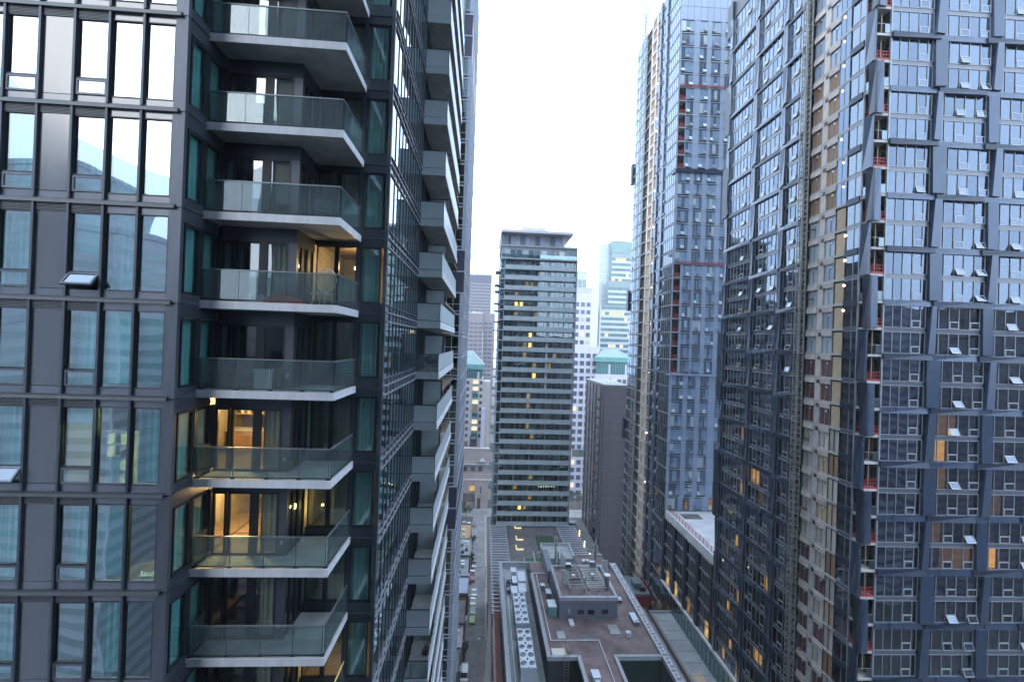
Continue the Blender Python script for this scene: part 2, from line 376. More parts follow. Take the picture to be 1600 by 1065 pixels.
# plain tower mass above and below the modelled storeys
lt.box('tower_shaft', (-26, 14.6, 0), (-9.5, 84, LZ(K0) - 0.1), 'dark_cladding')
lt.box('tower_shaft', (-9.4, 26.3, 0), (-4.2, 61.8, LZ(K0) - 0.1), 'dark_cladding')
lt.box('tower_shaft', (-26, 14.6, LZ(K1 + 1)), (-9.5, 84, 150), 'dark_cladding')
lt.box('tower_shaft', (-9.4, 26.3, LZ(K1 + 1)), (-4.2, 61.8, 150), 'dark_cladding')
lt.box('tower_shaft', (-26, 26.2, LZ(K0)), (-10.7, 84, LZ(K1 + 1)), 'dark_cladding')

cv_t = [curtain_vf(0.86, 2.25, 'x', 14, 0.03, s) for s in range(3)]
cv_y = [curtain_vf(0.86, 2.25, 'y', 14, 0.03, s) for s in range(3)]
FY = 14.4
mull_x = [-10.70 - i for i in range(0, 14)]
def front_storey(k):
    z = LZ(k)
    # ledge that runs round to the corner panel
    lt.box('ledge', (-24.6, FY - 0.11, z - 0.05), (-9.62, FY - 0.0, z + 0.05), 'louvre_metal')
    lt.box('ledge', (-24.6, FY - 0.055, z + 0.06), (-9.62, FY - 0.0, z + 0.10), 'dark_frame')
    lt.box('corner_panel', (-9.80, FY - 0.03, z + 0.012), (-9.44, FY + 0.12, z + SH - 0.012), 'dark_cladding')
    lt.box('joint_cap', (-9.63, FY - 0.12, z - 0.05), (-9.60, FY - 0.03, z + 0.05), 'black_metal')
    xs = [-9.80] + mull_x
    for i in range(len(xs) - 1):
        xr, xl = xs[i] - 0.0, xs[i + 1] + 0.0
        t = i % 5 if i < 5 else (i) % 5
        kindc = ['tall', 'tall', 'awn', 'solid', 'awn'][t]
        lt.box('mullion', (xl - 0.035, FY - 0.085, z - 0.0 + 0.10), (xl + 0.035, FY + 0.06, z + SH - 0.05), 'dark_frame')
        a, b = xl + 0.035, xr - (0.035 if i else 0.0)
        lt.box('lower_panel', (a, FY, z + 0.10), (b, FY + 0.05, z + 0.31), 'spandrel_glass')
        g = 'g_near' if rnd.random() < 0.6 else 'g_near2'
        if kindc == 'tall':
            lt.box('upper_panel', (a, FY, z + 2.68), (b, FY + 0.05, z + SH - 0.05), 'spandrel_glass')
            w = frame_box(lt, 'window', (a, FY + 0.03, z + 0.31), (b, FY + 0.03, z + 2.68), 0.032, 'black_metal', 'y', 0.10)
            lt.pbox('pane', (a + 0.032, FY + 0.03, z + 0.342), (b - 0.032, FY + 0.045, z + 2.648), g, parent=w)
        elif kindc == 'awn':
            for q in range(6):
                lt.box('louvre_blade', (a, FY - 0.03 + 0.0, z + 2.665 + q * 0.042), (b, FY + 0.05, z + 2.685 + q * 0.042), 'louvre_metal', rot=(R_(0), 0, 0))
            lt.box('louvre_back', (a, FY + 0.06, z + 2.66), (b, FY + 0.07, z + SH - 0.05), 'black_metal')
            w = frame_box(lt, 'window', (a, FY + 0.03, z + 0.83), (b, FY + 0.03, z + 2.65), 0.032, 'black_metal', 'y', 0.10)
            lt.pbox('pane', (a + 0.032, FY + 0.03, z + 0.862), (b - 0.032, FY + 0.045, z + 2.618), g, parent=w)
            opened = (i, k) in ((2, 3), (4, 1))
            hw = (b - a) / 2 - 0.02; hh = 0.24
            fr = merge(bb((-hw, -0.03, -2*hh), (hw, 0.03, -2*hh + 0.06)), bb((-hw, -0.03, -0.06), (hw, 0.03, 0)), bb((-hw, -0.03, -2*hh + 0.06), (-hw + 0.06, 0.03, -0.06)), bb((hw - 0.06, -0.03, -2*hh + 0.06), (hw, 0.03, -0.06)))
            o = lt.part('awning_sash', ('awn', round(hw, 3)), fr, 'dark_cladding', ((a + b) / 2, FY - 0.01, z + 0.81), rot=(R_(-38) if opened else 0, 0, 0), rel=False)
            gp = bpy.data.objects.new('pane', mesh_for(('awg', round(hw, 3)), bb((-hw + 0.06, -0.008, -2*hh + 0.06), (hw - 0.06, 0.008, -0.06)), 'g_sash' if opened else g)); COL.objects.link(gp); gp.parent = o
        else:
            for q in range(6):
                lt.box('louvre_blade', (a, FY - 0.03, z + 2.665 + q * 0.042), (b, FY + 0.05, z + 2.685 + q * 0.042), 'louvre_metal')
            lt.box('louvre_back', (a, FY + 0.06, z + 2.66), (b, FY + 0.07, z + SH - 0.05), 'black_metal')
            lt.box('solid_panel', (a, FY + 0.0, z + 0.33), (b, FY + 0.05, z + 2.65), 'solid_panel')
        # blinds and curtains seen through the panes
        if kindc != 'solid':
            r = rnd.random(); xm = (a + b) / 2
            dens = 0.85 if k < 6 else 0.35
            if (i, k) in ((1, 1), (0, 0)): continue
            if r < dens * 0.55:
                lt.add('curtain', ('ct', i % 3), cv_t[i % 3], 'curtain_teal', Vector((xm, FY + 0.28, z + 1.45)) - lt.base, (0, 0, 0), 2.2)
            elif r < dens:
                hgt = rnd.choice([0.5, 1.2, 2.2]); lt.box('roller_blind', (a + 0.06, FY + 0.16, z + 2.62 - hgt), (b - 0.06, FY + 0.17, z + 2.62), 'curtain_pale' if rnd.random() < .5 else 'blind_cream')
for k in range(-4, 8): front_storey(k)
lt.box('corner_panel', (-24, FY + 0.0, LZ(-4) - 20), (-9.44, FY + 0.12, LZ(-4) - 0.06), 'dark_cladding')
lt.box('corner_panel', (-24, FY + 0.0, LZ(8) + 0.06), (-9.44, FY + 0.12, LZ(8) + 20), 'dark_cladding')

# --- recess with balconies
LIT = {1: 'kitchen', 0: 'hall', 3: 'lamp', -2: 'low'}
for k in range(-4, 9):
    z = LZ(k); st = z + 0.2
    # return wall x=-9.44, two panes
    lt.box('spandrel', (-9.56, 14.52, z - 0.42), (-9.44, 16.35, z + 0.33), 'dark_frame')
    lt.box('trim', (-9.44, 14.52, z + 0.02), (-9.40, 16.35, z + 0.07), 'dark_cladding')
    for (y0, y1) in ((14.60, 15.38), (15.50, 16.28)):
        w = frame_box(lt, 'window', (-9.50, y0, z + 0.34), (-9.50, y1, z + 2.50), 0.06, 'black_metal', 'x', 0.10)
        lt.pbox('pane', (-9.505, y0 + 0.06, z + 0.40), (-9.49, y1 - 0.06, z + 2.44), 'g_w3', parent=w)
        if rnd.random() < 0.85: lt.add('curtain', ('cy', 1), cv_y[1], 'curtain_teal', Vector((-9.63, (y0 + y1) / 2, z + 1.45)) - lt.base, (0, 0, 0), 2.2)
    lt.box('recess_post', (-9.55, 15.385, z + 0.33), (-9.43, 15.495, z + 2.52), 'black_metal')
    lt.box('recess_post', (-9.55, 16.285, z + 0.33), (-9.35, 16.50, z + 2.52), 'black_metal')
    # back wall W1 (y=16.4): sliding doors
    lt.box('spandrel', (-9.35, 16.36, z + 2.42), (-6.78, 16.50, z + SH + 0.2 - 0.25), 'dark_frame')
    for j, (x0, x1) in enumerate(((-9.34, -8.86), (-8.82, -8.00), (-7.86, -7.06))):
        w = frame_box(lt, 'sliding_door', (x0, 16.43, st + 0.01), (x1, 16.43, z + 2.42), 0.07, 'black_metal', 'y', 0.09)
        lt.pbox('pane', (x0 + 0.07, 16.425, st + 0.09), (x1 - 0.07, 16.44, z + 2.35), 'g_door', parent=w)
        if j == 2 and k >= 4: lt.box('roller_blind', (-7.80, 16.56, z + (0.35 if k > 4 else 0.9)), (-7.12, 16.575, z + 2.38), 'paint_white')
        elif j == 2 and k != 2: lt.add('curtain', ('cx2', k % 2), curtain_vf(0.7, 2.1, 'x', 12, 0.03, k % 2), 'curtain_bright', Vector((-7.42, 16.58, z + 1.3)) - lt.base, (0, 0, 0), 2.1)
    lt.box('door_jamb', (-8.0, 16.38, st + 0.01), (-7.86, 16.50, z + 2.42), 'black_metal')
    lt.box('wall_panel', (-7.06, 16.38, st + 0.01), (-6.78, 16.50, z + 2.42), 'dark_cladding')
    # W2 (x=-6.78)
    lt.box('spandrel', (-6.88, 16.50, z + 2.42), (-6.78, 18.05, z + SH - 0.05), 'black_metal')
    for (y0, y1) in ((16.56, 16.95), (17.0, 17.42), (17.62, 18.02)):
        w = frame_box(lt, 'window', (-6.84, y0, st + 0.05), (-6.84, y1, z + 2.42), 0.05, 'black_metal', 'x', 0.08)
        lt.pbox('pane', (-6.845, y0 + 0.05, st + 0.10), (-6.83, y1 - 0.05, z + 2.37), 'g_door', parent=w)
    lt.box('wall_panel', (-6.88, 17.42, st + 0.05), (-6.78, 17.62, z + 2.42), 'black_metal')
    # W3 (y=18.1)
    lt.box('spandrel', (-6.78, 18.06, z - 0.22), (-4.12, 18.20, z + 0.52), 'dark_frame')
    lt.box('trim', (-6.78, 18.02, z + 0.10), (-4.12, 18.06, z + 0.15), 'dark_cladding')
    for j, (x0, x1) in enumerate(((-6.72, -5.98), (-5.90, -5.16), (-5.02, -4.22))):
        w = frame_box(lt, 'window', (x0, 18.13, z + 0.53), (x1, 18.13, z + SH - 0.23), 0.045, 'black_metal', 'y', 0.09)
        lt.pbox('pane', (x0 + 0.045, 18.125, z + 0.575), (x1 - 0.045, 18.14, z + SH - 0.275), 'g_w3' if j == 2 else 'g_door', parent=w)
        if k not in (3,) or j == 2:
            if not (k == -2 and j < 2) and not (k == 0 and j == 0): lt.add('curtain', ('c3', j), curtain_vf(0.74, 2.15, 'x', 12, 0.03, j % 2), 'curtain_bright' if j else 'curtain_teal', Vector(((x0 + x1) / 2, 18.22 if j == 2 else 18.3, z + 1.62)) - lt.base, (0, 0, 0), 2.1)
    lt.box('wall_post', (-5.98, 18.09, z + 0.52), (-5.90, 18.20, z + SH - 0.22), 'black_metal')
    lt.box('wall_post', (-5.16, 18.06, z + 0.52), (-5.02, 18.20, z + SH - 0.22), 'dark_frame')
    lt.box('corner_panel', (-4.12, 18.05, z + 0.012), (-3.98, 18.20, z + SH - 0.012), 'dark_cladding')
    # balcony
    if k == 8: continue
    sl = lt.pbox('balcony_slab', (-9.36, 15.43, z - 0.05), (-5.02, 16.36, z + 0.2), 'concrete')
    lt.pbox('balcony_slab', (-6.76, 16.36, z - 0.048), (-5.02, 17.98, z + 0.198), 'concrete')
    lt.pbox('fascia', (-9.60, 15.40, z - 0.055), (-5.0, 15.43, z + 0.205), 'white_fascia', parent=sl)
    lt.pbox('fascia', (-5.02, 15.43, z - 0.055), (-4.99, 17.98, z + 0.205), 'white_fascia', parent=sl)
    rl = lt.pbox('balcony_railing', (-9.42, 15.44, st + 1.03), (-5.03, 15.49, st + 1.07), 'steel')
    lt.pbox('top_rail', (-5.08, 15.49, st + 1.03), (-5.03, 17.95, st + 1.07), 'steel', parent=rl)
    lt.pbox('bottom_rail', (-9.42, 15.445, st + 0.05), (-5.05, 15.485, st + 0.08), 'black_metal', parent=rl)
    lt.pbox('bottom_rail', (-5.075, 15.49, st + 0.05), (-5.035, 17.9, st + 0.08), 'black_metal', parent=rl)
    px_ = [-9.36, -8.23, -7.13, -6.08, -5.10]
    for j in range(5):
        lt.pbox('baluster_post', (px_[j] - 0.015, 15.50, st), (px_[j] + 0.015, 15.53, st + 1.03), 'steel', parent=rl)
        lt.pbox('clamp', (px_[j] - 0.07, 15.49, st), (px_[j] + 0.07, 15.58, st + 0.035), 'black_metal', parent=rl)
        if j < 4: lt.pbox('glass_panel', (px_[j] + 0.008, 15.455, st + 0.08), (px_[j + 1] - 0.008, 15.467, st + 1.03), 'g_rail', parent=rl)
    for (y0, y1) in ((15.55, 16.74), (16.76, 17.92)):
        lt.pbox('glass_panel', (-5.062, y0, st + 0.08), (-5.05, y1, st + 1.03), 'g_rail', parent=rl)
    lt.pbox('baluster_post', (-5.10, 16.735, st), (-5.075, 16.765, st + 1.03), 'steel', parent=rl)
    lt.pbox('glass_panel', (-9.40, 15.50, st + 0.08), (-9.388, 16.28, st + 1.03), 'g_rail', parent=rl)

# --- street face x=-3.98
SX = -3.98
ys = [18.2 + i * (8.0 / 11) for i in range(12)]
for k in range(K0, K1 + 1):
    z = LZ(k)
    lt.box('ledge', (SX - 0.02, 18.2, z - 0.20), (SX + 0.06, 26.2, z - 0.15), 'pale_frame')
    lt.box('ledge', (SX - 0.02, 18.2, z + 0.17), (SX + 0.06, 26.2, z + 0.22), 'pale_frame')
    lt.box('ledge', (SX - 0.02, 18.2, z + 0.46), (SX + 0.05, 26.2, z + 0.50), 'dark_cladding')
    for i in range(11):
        y0, y1 = ys[i], ys[i + 1]
        lt.box('mullion', (SX - 0.03, y1 - 0.03, z - 0.15), (SX + 0.03, y1 + 0.03, z + SH - 0.2), 'dark_cladding')
        lt.box('spandrel', (SX - 0.06, y0 + 0.03, z - 0.15), (SX - 0.02, y1 - 0.03, z + 0.46), 'spandrel_glass')
        lt.box('street_pane', (SX - 0.015, y0 + 0.03, z + 0.5), (SX - 0.0, y1 - 0.03, z + SH - 0.2), 'g_near2' if (i + k) % 3 else 'g_near')
        if rnd.random() < 0.4: lt.box('roller_blind', (SX - 0.20, y0 + 0.05, z + rnd.choice([0.6, 1.4])), (SX - 0.19, y1 - 0.05, z + SH - 0.25), 'curtain_teal')
    # face behind the street balconies
    for i in range(12):
        y0 = 26.3 + i * 1.02; y1 = y0 + 1.02
        lt.box('street_pane', (SX - 0.10, y0 + 0.04, z + 0.28), (SX - 0.085, y1 - 0.04, z + SH - 0.25), 'g_near2')
        lt.box('mullion', (SX - 0.12, y1 - 0.05, z + 0.26), (SX + 0.03, y1 + 0.05, z + SH - 0.2), 'black_metal' if i % 3 else 'dark_frame')
    lt.box('spandrel', (SX - 0.12, 26.3, z - 0.2), (SX - 0.02, 38.6, z + 0.27), 'black_metal')
    if -9 <= k <= 11:
        t = z + 0.25
        sl = lt.pbox('balcony_slab', (SX - 0.0, 26.24, t - 0.38), (-2.64, 38.4, t), 'concrete')
        lt.pbox('fascia', (SX - 0.02, 26.20, t - 0.40), (-2.60, 26.24, t + 0.01), 'frosted', parent=sl)
        lt.pbox('fascia', (-2.64, 26.24, t - 0.40), (-2.60, 38.4, t + 0.01), 'white_fascia', parent=sl)
        rl = lt.pbox('balcony_railing', (SX, 26.24, t + 1.02), (-2.62, 26.28, t + 1.06), 'black_metal')
        lt.pbox('top_rail', (-2.66, 26.28, t + 1.02), (-2.62, 38.38, t + 1.06), 'pale_frame', parent=rl)
        lt.pbox('glass_panel', (SX + 0.02, 26.255, t + 0.06), (-2.67, 26.265, t + 1.02), 'frosted' if k not in (2, -5, -6, -4) else 'g_rail', parent=rl)
        lt.pbox('bottom_rail', (SX + 0.02, 26.25, t + 0.02), (-2.67, 26.29, t + 0.05), 'black_metal', parent=rl)
        lt.pbox('baluster_post', (-2.68, 26.28, t), (-2.65, 26.31, t + 1.02), 'black_metal', parent=rl)
        lt.pbox('baluster_post', (-3.62, 26.29, t), (-3.59, 26.31, t + 1.02), 'steel', parent=rl)
        for j in range(10):
            y0 = 26.32 + j * 1.205
            lt.pbox('glass_panel', (-2.645, y0, t + 0.06), (-2.635, y0 + 1.18, t + 1.02), 'frosted' if 11 > k else 'g_rail_frost', parent=rl)
        sc_ = lt.pbox('privacy_screen', (SX + 0.1, 29.5, t + 0.08), (-2.72, 29.53, t + 2.15), 'frosted')
        lt.pbox('screen_frame', (SX + 0.08, 29.47, t + 2.15), (-2.68, 29.56, t + 2.20), 'black_metal', parent=sc_)
        lt.pbox('screen_frame', (-2.72, 29.47, t), (-2.68, 29.56, t + 2.15), 'black_metal', parent=sc_)
lt.done(5.0)

# --- further wing of the same street side: white framed bay
wg = Thing('bay_wing', 'blue glass wing with white window frames seen beyond the dark tower\'s street balconies', 'building', (-6, 66, 0))
WX = -3.17
for k in range(-20, 22):
    z = 81.9 + 2.948 * k
    if z < 0.5 or z > 150: continue
    blank = (93 <= z + 1 < 98.6) or (125 <= z + 1 < 130.8) or (60 < z + 1 < 66.5)
    m = 'bay_panel' if blank else None
    wg.box('ledge', (-6.4, 61.9, z - 0.09), (WX + 0.06, 62.0, z + 0.09), 'bay_frame')
    wg.box('ledge', (WX, 62.0, z - 0.09), (WX + 0.06, 84, z + 0.09), 'bay_frame')
    if blank:
        wg.box('blank_panel', (-6.4, 61.96, z + 0.1), (WX, 62.04, z + 2.85), 'bay_panel')
        wg.box('blank_panel', (WX - 0.06, 62.1, z + 0.1), (WX + 0.0, 84, z + 2.85), 'bay_panel')
        continue
    wg.box('ledge', (-6.4, 61.9, z + 0.42), (WX + 0.06, 62.0, z + 0.52), 'bay_frame')
    wg.box('ledge', (-6.4, 61.93, z + 1.35), (WX, 62.0, z + 1.42), 'bay_frame')
    wg.box('ledge', (WX, 62.0, z + 0.42), (WX + 0.06, 84, z + 0.52), 'bay_frame')
    for x in (-6.35, -5.45, -4.55, -3.6, -3.2):
        wg.box('mullion', (x - 0.035, 61.92, z + 0.1), (x + 0.035, 62.02, z + 2.85), 'bay_frame')
    wg.box('grey_panel', (-3.55, 61.96, z + 0.1), (WX - 0.02, 62.04, z + 2.85), 'bay_frame')
    wg.box('spandrel', (-6.35, 61.98, z + 0.1), (-3.6, 62.05, z + 0.42), 'bay_panel')
    for x0, x1 in ((-6.3, -5.5), (-5.4, -4.6), (-4.5, -3.65)):
        wg.box('pane', (x0, 62.0, z + 0.52), (x1, 62.02, z + 2.85), 'g_teal')
    for j in range(12):
        y0 = 62.2 + j * 1.8
        wg.box('mullion', (WX - 0.02, y0 - 0.05, z + 0.1), (WX + 0.06, y0 + 0.05, z + 2.85), 'bay_frame')
        wg.box('pane', (WX - 0.05, y0 + 0.06, z + 0.52), (WX - 0.03, y0 + 1.7, z + 2.85), 'g_teal')
wg.box('core', (-9.3, 62.8, 0), (-4.0, 84, 150), 'room_dark')
wg.done(6)

# --- things inside the lit flats and on the balconies
def zst(k): return LZ(k) + 0.2
def light(name, loc, e, col, r=0.12):
    d = bpy.data.lights.new(name, 'POINT'); d.energy = e; d.color = col; d.shadow_soft_size = r
    o = bpy.data.objects.new(name, d); COL.objects.link(o); o.location = loc; return o
def pendant(label, x, y, z, e, col, group=None, m='bulb', r=0.09):
    t = Thing('ceiling_lamp', label, 'lamp', (x, y, z), group=group)
    V, F = [], []
    for j in range(5):
        a = math.pi * j / 4 - math.pi / 2
        for i in range(8):
            b = 2 * math.pi * i / 8; V.append((r * math.cos(a) * math.cos(b), r * math.cos(a) * math.sin(b), r * math.sin(a)))
    for j in range(4):
        for i in range(8): F.append((j * 8 + i, j * 8 + (i + 1) % 8, (j + 1) * 8 + (i + 1) % 8, (j + 1) * 8 + i))
    t.part('bulb', ('bulb', r), (V, F), m, (0, 0, 0))
    t.part('cord', ('cord', r), bb((-0.006, -0.006, r), (0.006, 0.006, r + 0.3)), 'black_metal', (0, 0, 0))
    if e: light('lamp_light', Vector((x, y - r - 0.15, z)), e, col)
    return t
pendant('glowing lamp hanging in the kitchen behind the third balcony from the bottom', -9.0, 17.6, zst(1) + 2.2, 560, (1, 0.62, 0.24))
pendant('glowing lamp in the warm hall behind the second lowest balcony', -9.3, 18.2, zst(0) + 2.2, 850, (1, 0.64, 0.26))
pendant('bright round lamp in the corner room behind the balcony with the orange cloths', -5.6, 19.6, zst(3) + 1.9, 130, (1, 0.64, 0.28), m='bulb')
pendant('amber lamp in the room under the lowest balcony on the left tower', -5.6, 18.9, zst(-2) + 1.9, 110, (1, 0.65, 0.18), m='bulb_soft', r=0.13)
pendant('small low amber lamp in the corner room beside the second lowest balcony', -6.3, 18.6, zst(0) + 1.0, 26, (1, 0.72, 0.2), m='bulb_soft', r=0.06)
t = Thing('light_strip', 'thin bright blue-white light strip under the curtain right of the second lowest balcony', 'lamp', (-4.6, 18.5, zst(0) + 0.5))
t.box('strip', (-4.95, 18.30, zst(0) + 0.42), (-4.3, 18.34, zst(0) + 0.50), 'cool_strip', force=True); t.done()
# kitchen counter
t = Thing('kitchen_counter', 'kitchen counter with jars on a shelf in the lit flat behind glass doors', 'counter', (-9.0, 18.8, zst(1)))
t.box('cabinet', (-10.3, 18.9, zst(1)), (-7.6, 19.5, zst(1) + 0.9), 'wood', force=True)
t.box('worktop', (-10.35, 18.85, zst(1) + 0.9), (-7.55, 19.5, zst(1) + 0.95), 'pale_concrete', force=True)
t.box('wall_shelf', (-10.2, 19.3, zst(1) + 1.5), (-7.8, 19.5, zst(1) + 1.54), 'tan_wood', force=True)
for i in range(9): t.box('jar', (-10.0 + i * 0.25, 19.32, zst(1) + 1.54), (-9.87 + i * 0.25, 19.45, zst(1) + 1.68 + 0.05 * (i % 3)), 'blind_cream', force=True)
t.done()
# cabinet in third flat
t = Thing('cabinet', 'dark cabinet standing in the warm lit flat behind the second lowest balcony', 'cabinet', (-7.9, 18.6, zst(0)))
t.box('body', (-8.5, 18.6, zst(0)), (-7.2, 19.1, zst(0) + 0.85), 'black_metal', force=True); t.box('top', (-8.55, 18.55, zst(0) + 0.85), (-7.15, 19.15, zst(0) + 0.9), 'wood', force=True); t.done()
# bookshelf behind the window of the left face
z1 = LZ(1)
t = Thing('bookshelf', 'white cube bookshelf with books standing behind a window of the left tower', 'bookshelf', (-11.2, 14.75, z1 + 0.25))
for x in (-11.62, -11.22, -10.82): t.box('upright', (x - 0.015, 14.72, z1 + 0.25), (x + 0.015, 15.02, z1 + 1.85), 'paint_white', force=True)
for j in range(5): t.box('shelf', (-11.605, 14.72, z1 + 0.25 + j * 0.39), (-10.835, 15.02, z1 + 0.28 + j * 0.39), 'paint_white', force=True)
for j in range(9): t.box('book', (-11.15 + j * 0.033, 14.76, z1 + 1.07), (-11.122 + j * 0.033, 14.95, z1 + 1.27 + 0.02 * (j % 3)), ['cushion_red', 'tan_wood', 'grey_cloth'][j % 3], force=True)
t.box('door_front', (-11.59, 14.715, z1 + 0.29), (-11.24, 14.735, z1 + 0.63), 'paint_white', force=True); t.box('door_front', (-11.59, 14.715, z1 + 0.68), (-11.24, 14.735, z1 + 1.02), 'paint_white', force=True)
t.done()
t = Thing('cardboard_box', 'brown cardboard box behind the window right of the white bookshelf', 'box', (-10.3, 14.9, z1 + 0.25))
t.box('box_body', (-10.45, 14.75, z1 + 0.25), (-10.05, 15.05, z1 + 0.6), 'tan_wood', force=True); t.box('flap', (-10.45, 14.70, z1 + 0.6), (-10.05, 14.75, z1 + 0.62), 'tan_wood', rot=(R_(25), 0, 0), force=True); t.done()
t = Thing('candle_holder', 'small white candle rack glowing on the sill inside the left tower', 'candle holder', (-10.25, 14.7, LZ(0) + 0.35))
for i in range(5): t.box('candle', (-10.42 + i * 0.09, 14.66, LZ(0) + 0.37), (-10.39 + i * 0.09, 14.69, LZ(0) + 0.46 + 0.05 * (i in (0, 4))), 'lit_warm_white', force=True)
t.box('rack', (-10.44, 14.64, LZ(0) + 0.35), (-10.0, 14.71, LZ(0) + 0.37), 'paint_white', force=True); t.done()
# orange cloths on balcony k=3
def blob(n, w, d, h, seed):
    r = random.Random(seed); V = []; F = []
    for j in range(n + 1):
        for i in range(n + 1):
            u, v = i / n, j / n; e = math.sin(math.pi * u) * math.sin(math.pi * v)
            V.append(((u - .5) * w + r.uniform(-.02, .02), (v - .5) * d + r.uniform(-.02, .02), max(0.0, h * e ** 0.6 * r.uniform(0.35, 1.0)) if 0 < i < n and 0 < j < n else 0.0))
    for j in range(n):
        for i in range(n):
            a = j * (n + 1) + i; F.append((a, a + 1, a + n + 2, a + n + 1))
    return V, F
z3 = zst(3)
t = Thing('cloth_pile', 'heap of orange red cloth lying on the balcony floor behind the glass railing', 'cloth', (-6.95, 15.85, z3))
t.part('cloth', uid(), blob(9, 1.5, 0.5, 0.36, 3), 'orange_cloth', (0, 0, 0)); t.part('cloth', uid(), blob(7, 0.9, 0.4, 0.5, 5), 'orange_cloth', (-0.1, 0.1, 0))
t = Thing('cloth_pile', 'crumpled grey plastic and cloth left of the orange heap on the balcony', 'cloth', (-7.85, 15.85, z3))
t.part('cloth', uid(), blob(8, 0.8, 0.5, 0.4, 8), 'grey_cloth', (0, 0, 0))
def ring_chair(label, loc):
    t = Thing('wire_chair', label, 'chair', loc, rot=R_(-20))
    V = merge(*[tube_vf((math.cos(a) * 0.42, 0, 0.95 + math.sin(a) * 0.42), (math.cos(a + 0.52) * 0.42, 0, 0.95 + math.sin(a + 0.52) * 0.42), 0.02) for a in [i * 0.5236 for i in range(12)]])
    t.part('backrest', uid(), V, 'paint_white', (0, 0, 0))
    t.part('backrest_bars', uid(), merge(*[tube_vf((x, 0.02, 0.95 - math.sqrt(max(0.01, .176 - x * x))), (x, 0.02, 0.95 + math.sqrt(max(0.01, .176 - x * x))), 0.008) for x in (-.3, -.2, -.1, 0, .1, .2, .3)]), 'paint_white', (0, 0, 0))
    t.part('seat', uid(), bb((-0.3, -0.45, 0.42), (0.3, 0.02, 0.47)), 'paint_white', (0, 0, 0))
    for a in ((-0.27, -0.4), (0.27, -0.4), (-0.27, 0), (0.27, 0)): t.part('leg', ('ringleg',), tube_vf((0, 0, 0), (0, 0, 0.42), 0.015), 'paint_white', (a[0], a[1], 0))
ring_chair('white round-backed wire chair at the right end of the balcony with the orange cloths', (-5.75, 16.5, z3))
def armchair(label, loc, m='steel', rot=0):
    t = Thing('balcony_chair', label, 'chair', loc, rot=rot)
    t.part('seat', ('acs', m), bb((-0.28, -0.28, 0.38), (0.28, 0.28, 0.43)), m, (0, 0, 0))
    t.part('backrest', ('acb', m), bb((-0.28, 0.24, 0.45), (0.28, 0.28, 0.85)), m, (0, 0, 0), rot=(R_(-8), 0, 0))
    for a in ((-0.25, -0.25), (0.25, -0.25), (-0.25, 0.22), (0.25, 0.22)): t.part('leg', ('acl', m), tube_vf((0, 0, 0), (0, 0, 0.38), 0.016), m, (a[0], a[1], 0))
    for sx in (-0.29, 0.29): t.part('armrest', ('aca', m), merge(tube_vf((0, -0.26, 0.62), (0, 0.24, 0.62), 0.016), tube_vf((0, -0.26, 0.4), (0, -0.26, 0.62), 0.016)), m, (sx, 0, 0))
armchair('small metal armchair on the second balcony from the top, in front of the sliding doors', (-7.9, 15.95, zst(5)), 'teal_metal', R_(180))
armchair('dark armchair at the corner of the balcony above the orange cloths', (-6.0, 16.6, zst(4)), 'steel', R_(200))
t = Thing('storage_box', 'white storage box on the balcony below the orange cloths', 'box', (-7.55, 16.05, zst(2)))
t.box('body', (-7.85, 15.9, zst(2)), (-7.4, 16.25, zst(2) + 0.62), 'paint_white', force=True); t.box('lid', (-7.88, 15.87, zst(2) + 0.62), (-7.37, 16.28, zst(2) + 0.68), 'paint_white', force=True); t.done()
for i, k in enumerate((2, 1, 0, -1)):
    t = Thing('wall_socket', ['small white socket plate on the wall of the balcony with the white storage box', 'small white socket plate on the wall of the balcony in front of the lit kitchen', 'small white socket plate on the balcony in front of the warm lit hall', 'small white socket plate on the dark lowest full balcony'][i], 'socket', (-6.93, 16.36, zst(k) + 0.45))
    t.box('plate', (-6.97, 16.35, zst(k) + 0.4), (-6.89, 16.38, zst(k) + 0.52), 'paint_white', force=True); t.box('cover', (-6.955, 16.34, zst(k) + 0.43), (-6.905, 16.35, zst(k) + 0.49), 'pale_frame', force=True); t.done()
# on street balconies: kettle grill, plant, pair of red chairs, turf
def zsb(k): return LZ(k) + 0.25
t = Thing('kettle_grill', 'round dark covered grill on the glass street balcony', 'grill', (-3.25, 27.2, zsb(2)))
V = []; F = []
for j in range(6):
    a = math.pi / 2 * j / 5
    for i in range(12): V.append((0.32 * math.cos(a) * math.cos(i * .5236), 0.32 * math.cos(a) * math.sin(i * .5236), 0.7 + 0.26 * math.sin(a)))
for j in range(5):
    for i in range(12): F.append((j * 12 + i, j * 12 + (i + 1) % 12, (j + 1) * 12 + (i + 1) % 12, (j + 1) * 12 + i))
t.part('lid', uid(), (V, F), 'black_metal', (0, 0, 0)); t.part('bowl', uid(), ([(v[0], v[1], 1.4 - v[2]) for v in V], [f[::-1] for f in F]), 'black_metal', (0, 0, 0))
for a in (0, 2.1, 4.2): t.part('leg', uid(), tube_vf((0.2 * math.cos(a), 0.2 * math.sin(a), 0.5), (0.32 * math.cos(a), 0.32 * math.sin(a), 0), 0.015), 'steel', (0, 0, 0))
t = Thing('potted_plant', 'leggy potted shrub on a street balcony of the dark tower', 'plant', (-3.0, 28.4, zsb(-4)))
t.part('pot', uid(), tube_vf((0, 0, 0), (0, 0, 0.35), 0.2, 10), 'wood', (0, 0, 0))
r = random.Random(4); vs = []
for i in range(7):
    a = r.random() * 6.28; vs.append(tube_vf((0, 0, 0.3), (0.35 * math.cos(a), 0.35 * math.sin(a), 1.0 + r.random() * .7), 0.012, 4))
t.part('stem', uid(), merge(*vs), 'bark', (0, 0, 0))
LV = []; LF = []
